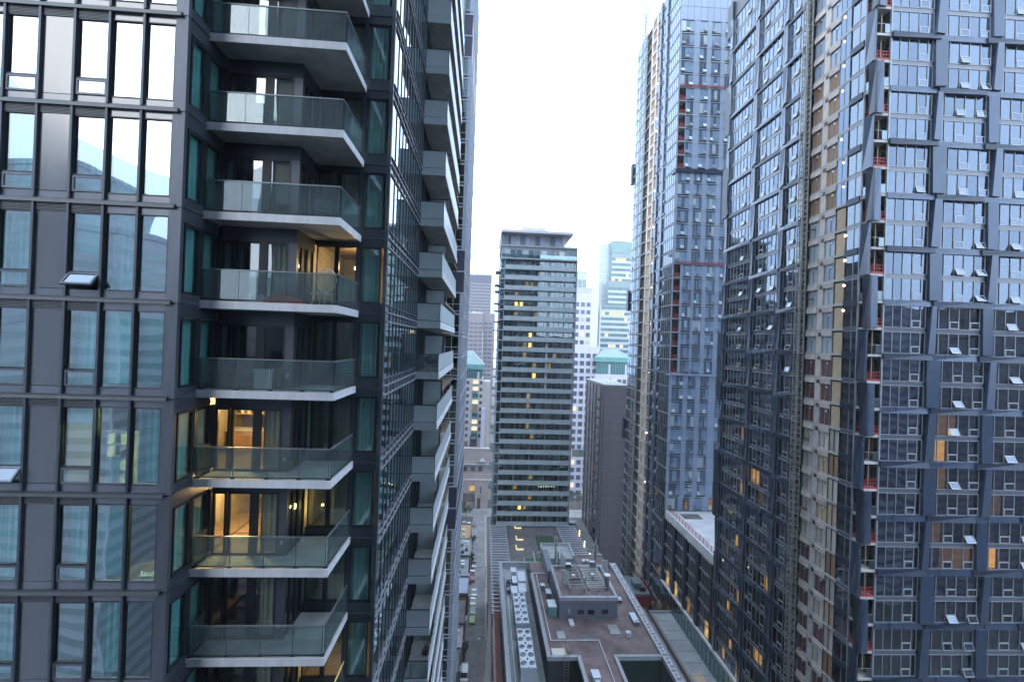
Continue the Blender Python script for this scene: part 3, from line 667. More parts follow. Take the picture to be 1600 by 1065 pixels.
for i in range(150):
    c = Vector((r.gauss(0, .25), r.gauss(0, .22), 0.9 + r.random() * .9)); a = Vector((r.uniform(-1, 1), r.uniform(-1, 1), r.uniform(-1, 1))) * .07; b = Vector((r.uniform(-1, 1), r.uniform(-1, 1), r.uniform(-1, 1))) * .07
    q = len(LV); LV += [tuple(c + a), tuple(c + b), tuple(c - a)]; LF.append((q, q + 1, q + 2))
t.part('foliage', uid(), (LV, LF), 'leaf_dark', (0, 0, 0))
armchair('left of two red chairs on the street balcony with the green turf', (-3.72, 28.6, zsb(-5)), 'cushion_red')
armchair('right of two red chairs on the street balcony with the green turf', (-3.0, 28.6, zsb(-5)), 'cushion_red')
for i, k in enumerate((-5, -6)):
    t = Thing('turf_mat', ['green artificial turf mat under the red chairs', 'green artificial turf mat on the street balcony below the red chairs'][i], 'mat', (-3.3, 27.9, zsb(k)))
    t.box('turf', (-3.9, 26.4, zsb(k) + 0.004), (-2.75, 29.4, zsb(k) + 0.03), 'grass_turf', force=True); t.done()
# ================================================================== centre tower
ct = Thing('balcony_tower', 'slender teal-grey tower in the middle with full-width balconies and an overhanging flat roof', 'tower', (14.8, 139, 0))
CX0, CX1, CY = 3.9, 25.8, 127.5
FH = 2.915; ZB = 35.4
r = random.Random(11)
LITC = {(1, 4): 'lit_strong', (1, 5): 'lit_strong_dim', (3, 3): 'lit_amber', (4, 6): 'lit_strong_dim', (8, 6): 'lit_strong_dim', (9, 5): 'lit_strong_dim', (12, 5): 'lit_warm_white', (11, 5): 'lit_strong_dim', (14, 6): 'lit_strong', (15, 9): 'lit_yellow', (15, 6): 'lit_strong_dim', (16, 10): 'lit_strong_dim',
        (17, 4): 'lit_yellow', (17, 5): 'lit_strong', (18, 5): 'lit_strong', (20, 2): 'lit_strong_dim', (21, 2): 'lit_strong', (21, 3): 'lit_strong', (22, 2): 'lit_strong_dim', (23, 5): 'lit_yellow', (23, 4): 'lit_strong_dim', (16, 4): 'lit_strong_dim', (20, 6): 'lit_strong_dim', (2, 6): 'lit_amber'}
for k in range(26):
    z = ZB + k * FH
    ct.box('balcony_slab', (CX0, CY, z - 0.14), (CX1, CY + 1.9, z + 0.17), 'tower_slab')
    for j in range(8):
        x0 = CX0 + 1.15 + j * 2.55; x1 = x0 + 2.5
        ct.box('railing_glass', (x0, CY + 0.03, z + 0.18), (x1, CY + 0.06, z + 1.12), 'rail_teal')
    ct.box('railing_bar', (CX0 + 1.1, CY + 0.02, z + 1.12), (CX1, CY + 0.07, z + 1.17), 'tower_slab')
    n = 14; w = (CX1 - CX0 - 1.5) / n
    for j in range(n):
        x0 = CX0 + 1.2 + j * w
        ct.box('window_pane', (x0 + 0.06, CY + 1.5, z + 0.16), (x0 + w - 0.06, CY + 1.53, z + FH - 0.2), 'g_tower')
        key = (k, j)
        if key in LITC: ct.box('lit_room', (x0 + 0.2, CY + 1.9, z + 1.0), (x0 + w - 0.35, CY + 1.92, z + FH - 0.5), LITC[key])
        elif r.random() < 0.42: ct.box('curtain', (x0 + 0.1, CY + 1.7, z + 0.2), (x0 + w - 0.1, CY + 1.72, z + FH - 0.2), r.choice(['curtain_teal', 'curtain_pale', 'room_wall', 'blind_cream']))
        if j % 3 == 0: ct.box('wall_pier', (x0 - 0.18, CY + 1.4, z + 0.15), (x0 + 0.10, CY + 1.6, z + FH - 0.13), 'tower_concrete')
        else: ct.box('mullion', (x0 - 0.05, CY + 1.45, z + 0.15), (x0 + 0.05, CY + 1.56, z + FH - 0.13), 'tower_concrete')
    ct.box('lintel', (CX0 + 1.15, CY + 1.45, z + FH - 0.32), (CX1, CY + 1.6, z + FH - 0.13), 'room_dark')
    # left corner glazed strip and the end walls
    ct.box('corner_glass', (CX0, CY + 0.02, z + 0.16), (CX0 + 1.05, CY + 0.05, z + FH - 0.14), 'g_teal')
    ct.box('corner_post', (CX0 + 1.05, CY, z + 0.15), (CX0 + 1.15, CY + 0.12, z + FH - 0.13), 'tower_slab')
    if k % 2: ct.box('side_balcony', (CX0 - 1.3, CY + 6, z - 0.1), (CX0, CY + 12, z + 0.15), 'tower_slab'); ct.box('railing_glass', (CX0 - 1.3, CY + 6, z + 0.18), (CX0 - 1.25, CY + 12, z + 1.1), 'g_teal')
    else: ct.box('side_balcony', (CX0 - 1.3, CY + 14, z - 0.1), (CX0, CY + 20, z + 0.15), 'tower_slab')
    for j in range(7):
        ct.box('side_pane', (CX0 + 0.0, CY + 0.5 + j * 3.3, z + 0.18), (CX0 + 0.03, CY + 3.5 + j * 3.3, z + FH - 0.15), 'g_teal')
    ct.box('side_band', (CX0 - 0.05, CY + 0.1, z - 0.14), (CX0 + 0.05, CY + 24, z + 0.17), 'tower_slab')
    ct.box('end_wall', (CX1 - 0.35, CY + 0.0, z + 0.15), (CX1, CY + 1.45, z + FH - 0.13), 'tower_concrete')
ct.box('core', (CX0 + 0.3, CY + 3.2, 0), (CX1 - 0.1, CY + 24, ZB + 26 * FH), 'room_dark')
zt = ZB + 26 * FH
# bright service column on the facade
for k in range(13, 26): ct.box('light_column', (17.5, CY + 1.3, ZB + k * FH + 0.2), (18.1, CY + 1.42, ZB + k * FH + 2.5), 'paint_white')
# top storey and crown
ct.box('top_band', (CX0 - 0.1, CY - 0.1, zt - 0.1), (CX1 + 0.1, CY + 24, zt + 0.25), 'tower_slab')
ct.box('top_storey', (CX0 + 0.3, CY + 0.9, zt + 0.25), (CX1, CY + 24, zt + 3.6), 'tower_concrete')
for j in range(12):
    x0 = CX0 + 0.9 + j * 1.75
    ct.box('top_window', (x0, CY + 0.82, zt + 0.6), (x0 + (1.2 if j % 3 else 1.55), CY + 0.88, zt + 2.7), 'far_window_teal' if j % 3 else 'pale_glass')
for j in range(9): ct.box('railing_glass', (CX0 + j * 2.4, CY + 0.0, zt + 0.3), (CX0 + 2.35 + j * 2.4, CY + 0.04, zt + 1.3), 'g_teal')
ct.box('parapet', (CX0 + 0.1, CY + 0.6, zt + 3.6), (CX1 + 0.05, CY + 24.2, zt + 4.0), 'tower_slab')
ct.box('mechanical_storey', (CX0 + 2.2, CY + 2, zt + 4.0), (CX1 - 4.2, CY + 22, zt + 7.3), 'tower_concrete')
for j in range(11): ct.box('screen_panel', (CX0 + 2.5 + j * 1.45, CY + 1.92, zt + 4.2), (CX0 + 3.8 + j * 1.45, CY + 1.99, zt + 7.0), ['grey_panel', 'tower_slab', 'pent_wall'][j % 3])
ct.box('roof_slab', (CX0 - 0.3, CY - 0.8, zt + 7.3), (CX1 - 1.6, CY + 23.5, zt + 8.0), 'crown_slab')
wv = [(0, 0, 0), (0, 20, 0), (2.4, 0, 3.3), (2.4, 20, 3.3), (0, 0, 3.3), (0, 20, 3.3)]
ct.add('roof_brace', uid(), (wv, [(0, 2, 3, 1), (0, 4, 2), (1, 3, 5), (2, 4, 5, 3), (0, 1, 5, 4)]), 'crown_slab', Vector((CX1 - 4.2, CY + 1.5, zt + 4.0)) - ct.base, (0, 0, 0), 4)
ct.box('roof_brace', (CX0 - 0.1, CY + 1.2, zt + 3.8), (CX0 + 2.0, CY + 20, zt + 7.3), 'pent_wall', force=True)
ct.box('roof_house', (CX0 + 5.8, CY + 3, zt + 8.0), (CX0 + 12.8, CY + 12, zt + 9.9), 'crown_slab')
ct.box('beacon', (CX0 + 6.2, CY + 3.4, zt + 9.9), (CX0 + 6.5, CY + 3.7, zt + 10.7), 'steel')
for j in range(6): ct.box('roof_rail', (CX1 - 3.9 + j * 0.75, CY + 1, zt + 4.0), (CX1 - 3.85 + j * 0.75, CY + 1.05, zt + 5.3), 'pale_frame')
ct.box('roof_rail', (CX1 - 3.9, CY + 1, zt + 5.3), (CX1 - 0.1, CY + 1.06, zt + 5.36), 'pale_frame')
# shadowed passage under the first balcony
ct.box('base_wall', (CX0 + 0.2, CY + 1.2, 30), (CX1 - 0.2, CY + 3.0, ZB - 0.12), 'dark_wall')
ct.done(6)

# ================================================================== terrace podium below the centre tower
tp = Thing('terrace_podium', 'brown paved roof terrace at the foot of the middle tower', 'terrace', (14, 112, 0))
tp.box('podium_block', (3.75, 97, 0), (26.5, 128.7, 34.6), 'precast_beige')
tp.box('paving', (3.75, 97, 34.6), (26.5, 128.7, 34.9), 'roof_gravel')
for zz in (6, 12, 18, 24, 30): tp.box('string_course', (3.62, 97, zz), (3.75, 128, zz + 0.4), 'pale_concrete')
for yy in range(98, 128, 3): tp.box('pilaster', (3.55, yy, 0), (3.75, yy + 0.5, 34.6), 'pale_concrete')
tp.box('planter_edge', (13.7, 105.6, 34.9), (14.0, 112, 35.25), 'pink_cap'); tp.box('planter_edge', (11.2, 105.3, 34.9), (19.5, 105.6, 35.25), 'pink_cap')
tp.box('planter_edge', (11.2, 105.6, 34.9), (11.5, 108.8, 35.25), 'pink_cap'); tp.box('lawn', (11.5, 105.6, 34.9), (16.8, 108.9, 35.1), 'grass_turf')
tp.box('lawn', (15.5, 111.8, 34.9), (20, 121, 35.3), 'hedge'); tp.box('planter_edge', (14.8, 111.4, 34.9), (20, 111.8, 35.4), 'pink_cap')
tp.box('planter_edge', (8.5, 98.3, 34.9), (15, 98.6, 35.2), 'pink_cap'); tp.box('lawn', (8.6, 97.3, 34.9), (15, 98.3, 35.1), 'hedge')
for i, (x, y) in enumerate(((10.2, 126.5), (10.1, 119.0), (9.7, 113.4))):
    tp.box('light_bench', (x, y, 34.95), (x + 0.25, y + 2.2, 35.3), 'lit_warm_white', force=True)
    tp.box('light_bench', (x + 0.25, y, 34.95), (x + 1.9, y + 0.3, 35.25), 'lit_warm_white', force=True)
for x in (7.9, 15.5): tp.box('terrace_post', (x, 121, 34.9), (x + 0.2, 121.2, 37.5), 'pent_wall')
tp.done()
def pergola(label, x0, x1, y0, y1, z, n, skew=0.0):
    t = Thing('pergola', label, 'pergola', ((x0 + x1) / 2, (y0 + y1) / 2, z - 2.6))
    for x in (x0, x1):
        t.box('beam', (x - 0.12, y0, z - 0.35), (x + 0.12, y1, z), 'pale_frame')
        for yy in (y0 + 0.4, (y0 + y1) / 2, y1 - 0.4): t.box('post', (x - 0.1, yy - 0.1, z - 2.6), (x + 0.1, yy + 0.1, z - 0.35), 'pale_frame')
    for i in range(n):
        y = y0 + (y1 - y0) * (i + 0.5) / n
        t.box('rafter', (x0 - 0.3, y - 0.09, z - 0.02), (x1 + 0.3, y + 0.09, z + 0.18), 'bay_frame')
    t.done(4)
pergola('long white rafter pergola on the left edge of the terrace', 3.3, 7.45, 84.5, 125.6, 36.3, 30)
pergola('white rafter pergola on the right edge of the terrace', 22.0, 26.8, 106, 125.6, 36.3, 15)

# ================================================================== near podium building with the mechanical roof
nb = Thing('podium_building', 'low wide building with maroon flat roof, penthouse and pale parapets in the street canyon', 'building', (16, 80, 0))
nb.box('main_block', (5.2, 42, 0), (27.0, 96.3, 38.6), 'dark_wall')
nb.box('yard_floor', (5.2, 52, 38.6), (10.4, 96.3, 38.9), 'roof_membrane')
nb.box('parapet', (4.75, 42, 36.0), (5.2, 96.8, 40.0), 'parapet'); nb.box('parapet', (5.2, 96.3, 36.0), (13.8, 96.8, 40.0), 'parapet')
nb.box('parapet_cap', (4.65, 42, 40.0), (5.35, 96.9, 40.12), 'pale_frame'); nb.box('parapet_cap', (5.35, 96.25, 40.0), (13.8, 96.9, 40.12), 'pale_frame')
for yy in range(46, 96, 4): nb.box('parapet_joint', (4.74, yy, 36.1), (4.76, yy + 0.05, 40.0), 'black_metal')
nb.box('kerb', (5.55, 60, 38.9), (5.75, 92, 39.2), 'steel'); nb.box('pipe_run', (6.0, 60, 39.0), (6.12, 90, 39.12), 'white_box'); nb.box('pipe_run', (9.5, 60, 39.0), (9.62, 80, 39.15), 'steel'); nb.box('pipe_run', (9.8, 58, 39.0), (9.9, 78, 39.3), 'steel')
# upper roof z=43 with two cut-outs
def roofbox(a, b): nb.box('upper_block', (a[0], a[1], 38.6), (b[0], b[1], 42.55), 'dark_wall', force=True); nb.box('roof_surface', (a[0], a[1], 42.55), (b[0], b[1], 42.75), 'roof_maroon', force=True)
roofbox((10.6, 63.4), (27.0, 88.2)); roofbox((15.0, 44), (20.0, 63.4))
roofbox((19.9, 88.2), (26.2, 93.8))
def para(a, b, top=43.0, bot=42.5, m='parapet'): nb.box('parapet', (a[0], a[1], bot), (b[0], b[1], top), m, force=True); nb.box('parapet_cap', (a[0] - 0.04, a[1] - 0.04, top), (b[0] + 0.04, b[1] + 0.04, top + 0.07), 'pale_frame', force=True)
para((10.35, 63.05), (10.8, 86.3)); para((10.8, 63.05), (14.65, 63.45)); para((14.65, 44), (15.1, 63.45)); para((19.95, 44), (20.35, 63.45)); para((20.35, 63.05), (26.9, 63.45))
nb.box('parapet_walk', (26.9, 42, 42.4), (28.0, 90.5, 42.95), 'parapet', force=True); nb.box('parapet_cap', (26.85, 42, 42.95), (27.02, 90.5, 43.1), 'pale_frame', force=True); nb.box('parapet_cap', (27.92, 42, 42.95), (28.1, 90.5, 43.1), 'pale_frame', force=True)
for i in range(60): nb.box('walk_grate', (27.2 + 0.1 * (i % 2), 43 + i * 0.78, 42.96), (27.6 + 0.1 * (i % 3), 43.45 + i * 0.78, 43.0), 'grey_stone')
para((10.8, 86.0), (13.4, 86.3)); nb.box('roof_surface', (10.8, 86.3, 41.5), (13.5, 93, 41.8), 'roof_maroon', force=True)
para((19.9, 93.8), (26.3, 94.1), 43.0, 40); para((19.6, 88.8), (26.0, 89.2), 43.1, 42.6)
nb.box('lower_block', (13.8, 88.2, 30), (19.9, 97.3, 43.3), 'dark_wall', force=True); nb.box('roof_surface', (13.8, 91.2, 43.3), (19.6, 97.0, 43.45), 'roof_membrane', force=True)
para((13.5, 97.0), (19.9, 97.3), 43.9, 43.2); para((13.5, 91.0), (13.8, 97.0), 43.9, 43.2); para((19.6, 91.3), (19.9, 97.0), 43.9, 43.2)
nb.box('pit_wall', (20.4, 44, 38.8), (26.8, 63.0, 38.85), 'green_dark', force=True); nb.box('pit_wall', (20.4, 62.9, 30), (26.8, 63.04, 42.5), 'green_dark', force=True)
# penthouse block
nb.box('penthouse', (13.6, 72.5, 42.75), (23.15, 83.0, 45.7), 'pent_wall', force=True)
nb.box('penthouse_roof', (13.95, 72.85, 45.7), (22.8, 82.65, 45.8), 'roof_maroon', force=True)
for a, b in (((13.55, 72.4), (23.2, 72.85)), ((13.55, 72.85), (13.95, 83.05)), ((22.8, 72.85), (23.2, 83.05)), ((13.95, 82.65), (22.8, 83.05))): para(a, b, 46.1, 45.6)
for x0 in (16.6, 18.3, 20.6): nb.box('louvre_opening', (x0, 72.38, 43.5), (x0 + 1.0, 72.42, 44.2), 'black_metal', force=True); nb.box('opening_trim', (x0 - 0.08, 72.36, 44.2), (x0 + 1.08, 72.42, 44.28), 'steel', force=True)
nb.box('wall_light', (15.1, 72.36, 43.6), (15.25, 72.42, 44.3), 'white_box', force=True)
nb.box('side_wing', (13.2, 83.05, 42.75), (14.3, 92, 45.0), 'pent_wall', force=True)
nb.box('roof_hatch', (15.0, 70.4, 42.75), (15.7, 72.0, 42.95), 'white_box', force=True)
nb.box('cream_pad', (11.2, 63.6, 42.75), (13.2, 65.2, 42.85), 'blind_cream', force=True)
# ladder over the parapet into the pit
for x in (12.7, 13.3): nb.box('ladder_rail', (x, 62.7, 34), (x + 0.06, 62.78, 44.2), 'galv', force=True)
for i in range(24): nb.box('ladder_rung', (12.76, 62.7, 34.3 + i * 0.4), (13.3, 62.75, 34.35 + i * 0.4), 'galv')
for x in (12.7, 13.3): nb.box('ladder_rail', (x, 62.7, 44.15), (x + 0.06, 64.2, 44.21), 'galv', force=True)
# roof pipes
for a, b in (((11.35, 66.8), (11.43, 86)), ((11.43, 66.8), (18.7, 66.88)), ((18.62, 45), (18.7, 66.8))):
    nb.box('roof_pipe', (a[0], a[1], 42.86), (b[0], b[1], 42.96), 'white_box', force=True)
for i in range(16): nb.box('pipe_support', (11.28, 68 + i * 1.15, 42.75), (11.5, 68.12 + i * 1.15, 42.92), 'pale_concrete')
nb.box('dark_outlet', (21.3, 84.5, 42.75), (21.45, 84.65, 43.2), 'white_box')
nb.box('pit_grating', (6.4, 56, 38.9), (10.3, 58.6, 39.1), 'steel')
for i in range(14): nb.box('grating_bar', (6.45 + i * 0.28, 45, 39.1), (6.5 + i * 0.28, 58.6, 39.2), 'pale_frame')
# street walls
for zz in (6, 12, 18, 24, 30): nb.box('string_course', (5.08, 42, zz), (5.2, 96, zz + 0.4), 'pale_concrete')
nb.done(5)
rr = Thing('metal_roof_strip', 'narrow rust red standing seam roof between the alley and the mechanical yard', 'roof', (4.3, 72, 0))
rr.box('wall', (3.75, 42, 0), (4.74, 97, 32.9), 'brown_brick', force=True)
r2 = random.Random(5)
for i in range(6):
    x0 = 3.78 + i * 0.16
    for j in range(6): rr.box('roof_sheet', (x0, 44 + j * 8.8, 32.9 + 0.03 * i), (x0 + 0.13, 52.75 + j * 8.8, 33.05 + 0.03 * i + r2.random() * 0.02), 'red_metal_roof')
rr.box('cap', (3.3, 42, 32.4), (3.75, 97, 32.75), 'pink_cap', force=True)
for i in range(40): rr.box('bracket', (3.1, 44 + i * 1.3, 31.9), (3.3, 44.1 + i * 1.3, 32.6), 'steel')
rr.done(5)

# --- chillers
def chiller(label, y0, y1):
    t = Thing('air_chiller', label, 'chiller', (7.65, (y0 + y1) / 2, 38.9), group='rooftop chillers with round fans')
    x0, x1 = 6.55, 8.8
    for xx in (x0 + 0.1, x1 - 0.25):
        for yy in (y0 + 0.2, (y0 + y1) / 2, y1 - 0.4): t.box('foot', (xx, yy, 38.9), (xx + 0.15, yy + 0.2, 39.6), 'steel')
    t.box('coil', (x0 + 0.12, y0 + 0.1, 39.6), (x1 - 0.12, y1 - 0.1, 41.7), 'steel')
    for i in range(6): t.box('end_panel', (x0 + 0.05 + i * 0.36, y0 - 0.02, 39.9), (x0 + 0.38 + i * 0.36, y0 + 0.08, 41.7), 'chiller')
    n = 5; dy = (y1 - y0) / n; R = 0.44
    for i in range(n):
        for j in range(2):
            cx, cy = x0 + 0.58 + j * 1.09, y0 + dy * (i + 0.5)
            # deck plate with a round hole
            N = 16; V = []; F = []
            hx, hy = (x1 - x0) / 4, dy / 2
            for q in range(N):
                a = 2 * math.pi * q / N; c, s_ = math.cos(a), math.sin(a); m_ = max(abs(c) / hx, abs(s_) / hy)
                V += [(c / m_, s_ / m_, 0), (c * R, s_ * R, 0), (c * R, s_ * R, 0.12), (c * (R - 0.03), s_ * (R - 0.03), 0.12), (c * (R - 0.03), s_ * (R - 0.03), -0.3)]
            for q in range(N):
                b0, b1 = q * 5, ((q + 1) % N) * 5
                for w_ in range(4): F.append((b0 + w_, b1 + w_, b1 + w_ + 1, b0 + w_ + 1))
            t.part('fan_deck', ('fd', round(dy, 3)), (V, F), 'chiller', Vector((x0 + (x1 - x0) * (0.25 + 0.5 * j), cy, 41.95)) - t.base)
            bl = []
            off_a = rnd.random()
            for q in range(4):
                a = q * math.pi / 2
                V2 = [(0.06 * math.cos(a), 0.06 * math.sin(a), 0.02), (R * .9 * math.cos(a - .35), R * .9 * math.sin(a - .35), 0.0), (R * .9 * math.cos(a + .45), R * .9 * math.sin(a + .45), 0.10)]
                bl.append((V2, [(0, 1, 2)]))
            f_ = t.part('fan', ('fan', j), merge(*bl, tube_vf((0, 0, -0.05), (0, 0, 0.1), 0.1, 8)), 'steel' if rnd.random() < 0.6 else 'pale_frame', Vector((x0 + (x1 - x0) * (0.25 + 0.5 * j), cy, 41.86)) - t.base, rot=(0, 0, off_a * 3))
    t.box('deck_skirt', (x0, y0, 41.7), (x0 + 0.06, y1, 41.95), 'chiller', force=True); t.box('deck_skirt', (x1 - 0.06, y0, 41.7), (x1, y1, 41.95), 'chiller', force=True)
    t.box('deck_skirt', (x0, y0 - 0.03, 41.7), (x1, y0 + 0.03, 41.95), 'chiller', force=True)
    t.box('inner_dark', (x0 + 0.2, y0 + 0.2, 41.66), (x1 - 0.2, y1 - 0.2, 41.7), 'black_metal', force=True)
    t.done(4)
chiller('chiller with two rows of round fans, farther one next to the white boxes', 72.6, 81.6)
chiller('chiller with two rows of round fans, nearer one above the dark grating', 62.6, 71.2)
def rbox(label, a, b, m='white_box', name='roof_unit', cat='roof unit'):
    t = Thing(name, label, cat, ((a[0] + b[0]) / 2, (a[1] + b[1]) / 2, a[2]))
    t.box('casing', (a[0], a[1], a[2] + 0.12), b, m, force=True)
    t.box('skid', (a[0] + 0.08, a[1] + 0.05, a[2]), (b[0] - 0.08, b[1] - 0.05, a[2] + 0.12), 'steel', force=True)
    t.box('lid', (a[0] - 0.04, a[1] - 0.04, b[2]), (b[0] + 0.04, b[1] + 0.04, b[2] + 0.06), 'chiller', force=True)
    w = (b[0] - a[0])
    for i in range(3): t.box('grille_slat', (a[0] + 0.15, a[1] - 0.02, a[2] + 0.3 + i * 0.25), (b[0] - 0.15, a[1] - 0.002, a[2] + 0.4 + i * 0.25), 'steel')
    t.done(2)
rbox('small white roof unit farthest from the fans, in the mechanical yard', (6.9, 90.2, 38.9), (7.9, 92.0, 41.2))
rbox('tall white roof unit right of the dark pump behind the chillers', (8.1, 86.2, 38.9), (9.4, 89.8, 41.5))
rbox('dark blue roof unit between the white boxes of the yard', (7.0, 86.8, 38.9), (7.95, 89.4, 40.8), 'pent_wall')
rbox('flat white box directly behind the farther chiller', (6.6, 83.8, 38.9), (7.8, 85.9, 40.7))
rbox('white cabinet beside the flat white box behind the farther chiller', (7.95, 83.0, 38.9), (9.3, 85.9, 41.2))
rbox('teal air handler beside the penthouse wall on the maroon roof', (11.9, 72.9, 42.75), (13.2, 75.0, 44.3), 'teal_metal')
rbox('small pale unit at the bottom of the maroon roof between the pits', (15.7, 58.2, 42.75), (16.7, 59.6, 43.7), 'chiller')
t = Thing('duct', 'bent pale duct running off the small unit between the two pits', 'duct', (17, 57.5, 42.75))
t.box('duct_run', (16.2, 56.0, 43.0), (18.2, 56.6, 43.5), 'chiller', rot=(0, 0, R_(-14)), force=True); t.box('duct_run', (15.9, 56.3, 43.0), (16.5, 58.2, 43.5), 'chiller', force=True)
t.box('support', (17.2, 56.1, 42.75), (17.4, 56.4, 43.0), 'steel', force=True); t.done()
# spiral pump cluster
t = Thing('pump_rack', 'tangle of dark pumps and pipes beside the white boxes', 'pump', (6.2, 87.5, 38.9))
for i in range(5): t.add('pipe', uid(), tube_vf((0, 0, 0), (0.9, 0.3 * (i % 2), 1.2 * (i % 3) * .4), 0.09), 'steel', (-0.5 + 0.1 * i, -1.8 + i * 0.8, 0.3 + 0.2 * i), (0, 0, 0), 1)
t.box('pump_body', (5.85, 86.0, 38.9), (6.7, 87.2, 39.9), 'pent_wall'); t.box('pump_body', (5.9, 88.2, 38.9), (6.6, 89.2, 40.2), 'black_metal'); t.done()

# --- antennas
def mast(label, x, y, z, h, panels, rad=0.09, brace=()):
    t = Thing('antenna_mast', label, 'antenna', (x, y, z))
    t.add('pole', uid(), tube_vf((0, 0, 0), (0, 0, h), rad, 8), 'steel', (0, 0, 0), (0, 0, 0), h)
    for (dx, dy, dz, w, hh) in panels:
        t.add('antenna_panel', ('ap', w, hh), merge(bb((-w / 2, -0.08, 0), (w / 2, 0.08, hh)), bb((-w / 2 + 0.04, -0.05, hh), (w / 2 - 0.04, 0.05, hh + 0.08))), 'antenna', (dx, dy, dz), (0, 0, 0.3 * dx), hh)
        t.add('bracket', uid(), tube_vf((0, 0, dz + hh * .5), (dx, dy + 0.05, dz + hh * .5), 0.03, 5), 'steel', (0, 0, 0), (0, 0, 0), 0.5)
    for q in brace: t.add('brace', uid(), tube_vf((0, 0, h * 0.45), q, 0.05, 5), 'pale_frame', (0, 0, 0), (0, 0, 0), 3)
    t.done(2)
mast('tall pale cylinder antenna mast at the rear left of the penthouse', 15.4, 88.5, 43.3, 5.6, [(0, 0, 4.0, 0.55, 1.7), (0.15, -0.05, 2.2, 0.35, 1.2)], 0.14)
mast('mast with two long pale panels rising behind the left edge of the penthouse', 14.9, 82.0, 45.8, 3.2, [(0.5, -0.2, 0.9, 0.35, 2.3), (-0.3, 0, 1.3, 0.3, 2.2), (0.95, 0, 0.5, 0.4, 2.1)])
mast('cluster of broad pale antenna panels at the left front of the penthouse', 15.0, 76.6, 45.8, 2.4, [(0.05, -0.3, 0.5, 0.42, 2.2), (0.5, -0.35, 0.45, 0.42, 2.2), (-0.4, 0.1, 1.0, 0.3, 1.6)])
mast('dark antenna mast with white whip at the right rear of the penthouse', 22.0, 83.0, 44.0, 6.2, [(0.35, 0.2, 4.3, 0.3, 1.4), (-0.4, 0, 3.6, 0.28, 1.4), (-0.75, 0.1, 2.4, 0.2, 1.6), (0.0, 0, 6.0, 0.16, 1.3)], 0.2, ((-3.0, -1.0, 0.3), (-1.6, -3.2, 0.3), (0.4, -3.0, 0.3)))
mast('two broad pale panels beside the dark right hand mast', 23.3, 82.0, 43.5, 3.6, [(0, -0.15, 1.2, 0.6, 2.9), (0.5, -0.1, 1.3, 0.5, 2.8)], 0.09)
mast('pair of short round antennas on the rear of the penthouse roof', 17.7, 81.0, 45.8, 1.3, [(0, 0, 0.7, 0.35, 0.8), (0.6, 0.1, 0.5, 0.3, 0.8)], 0.07)
mast('pair of short white antennas in the middle of the penthouse roof', 18.2, 76.0, 45.8, 1.6, [(0, 0, 0.9, 0.35, 0.8), (0.5, 0, 1.1, 0.3, 0.9)], 0.07)
def frame_rack(label, x0, x1, y0, y1, z, m='pale_frame', slats=6):
    t = Thing('steel_grillage', label, 'steel frame', ((x0 + x1) / 2, (y0 + y1) / 2, z))
    for x in (x0, x1): t.box('beam', (x, y0, z + 0.7), (x + 0.14, y1, z + 0.86), m)
    for i in range(slats):
        y = y0 + (y1 - y0) * i / (slats - 1); t.box('cross_bar', (x0, y - 0.05, z + 0.86), (x1 + 0.14, y + 0.07, z + 0.96), m)
    for x in (x0, x1):
        for y in (y0, y1 - 0.2): t.box('leg', (x, y, z), (x + 0.14, y + 0.14, z + 0.7), 'steel')
    t.box('cable_box', ((x0 + x1) / 2 - 0.3, (y0 + y1) / 2, z + 0.96), ((x0 + x1) / 2 + 0.3, (y0 + y1) / 2 + 0.5, z + 1.4), 'white_box')
    for i in range(5): t.add('cable', uid(), tube_vf((-0.8 + 0.3 * i, -1.5, 0.9), (0.5 - 0.25 * i, 1.2, 1.15), 0.035, 5), 'black_metal', (0, 0, 0), (0, 0, 0), 2)
    t.done(2)
frame_rack('open steel grid frame at the left of the penthouse roof', 15.6, 18.0, 74.2, 80.5, 45.8, slats=7)
frame_rack('pale slatted platform at the right of the penthouse roof', 18.9, 21.8, 75.0, 81.5, 45.5, 'antenna', slats=12)
t = Thing('roof_bollard', 'dark post with broad white cap at the right edge of the penthouse roof', 'vent', (22.1, 75.3, 45.8))
t.add('pipe', uid(), tube_vf((0, 0, 0), (0, 0, 2.4), 0.36, 10), 'pent_wall', (0, 0, 0), (0, 0, 0), 2.4); t.add('cap', uid(), tube_vf((0, 0, 2.4), (0, 0, 2.6), 0.55, 12), 'white_box', (0, 0, 0), (0, 0, 0), 1); t.done(1)
t = Thing('vent_pipe', 'small white vent pipe near the front edge of the penthouse roof', 'vent', (20.3, 73.6, 45.8))
t.add('pipe', uid(), tube_vf((0, 0, 0), (0, 0, 0.7), 0.1, 8), 'white_box', (0, 0, 0), (0, 0, 0), 1); t.add('cap', uid(), tube_vf((0, 0, 0.7), (0, 0, 0.8), 0.2, 8), 'black_metal', (0, 0, 0), (0, 0, 0), 1); t.done(1)
t = Thing('round_lamp', 'white globe lamp on a thin post beside the capped post', 'lamp', (23.0, 74.4, 43.0))
t.add('post', uid(), tube_vf((0, 0, 0), (0, 0, 2.6), 0.05, 6), 'steel', (0, 0, 0), (0, 0, 0), 2.6); t.add('globe', uid(), tube_vf((0, 0, 2.6), (0, 0, 2.85), 0.3, 10), 'white_box', (0, 0, 0), (0, 0, 0), 1); t.done(1)
sl_ = Thing('string_lights', 'two rows of glowing festoon bulbs along the terrace edge behind the penthouse', 'string lights', (23, 100, 36.0))
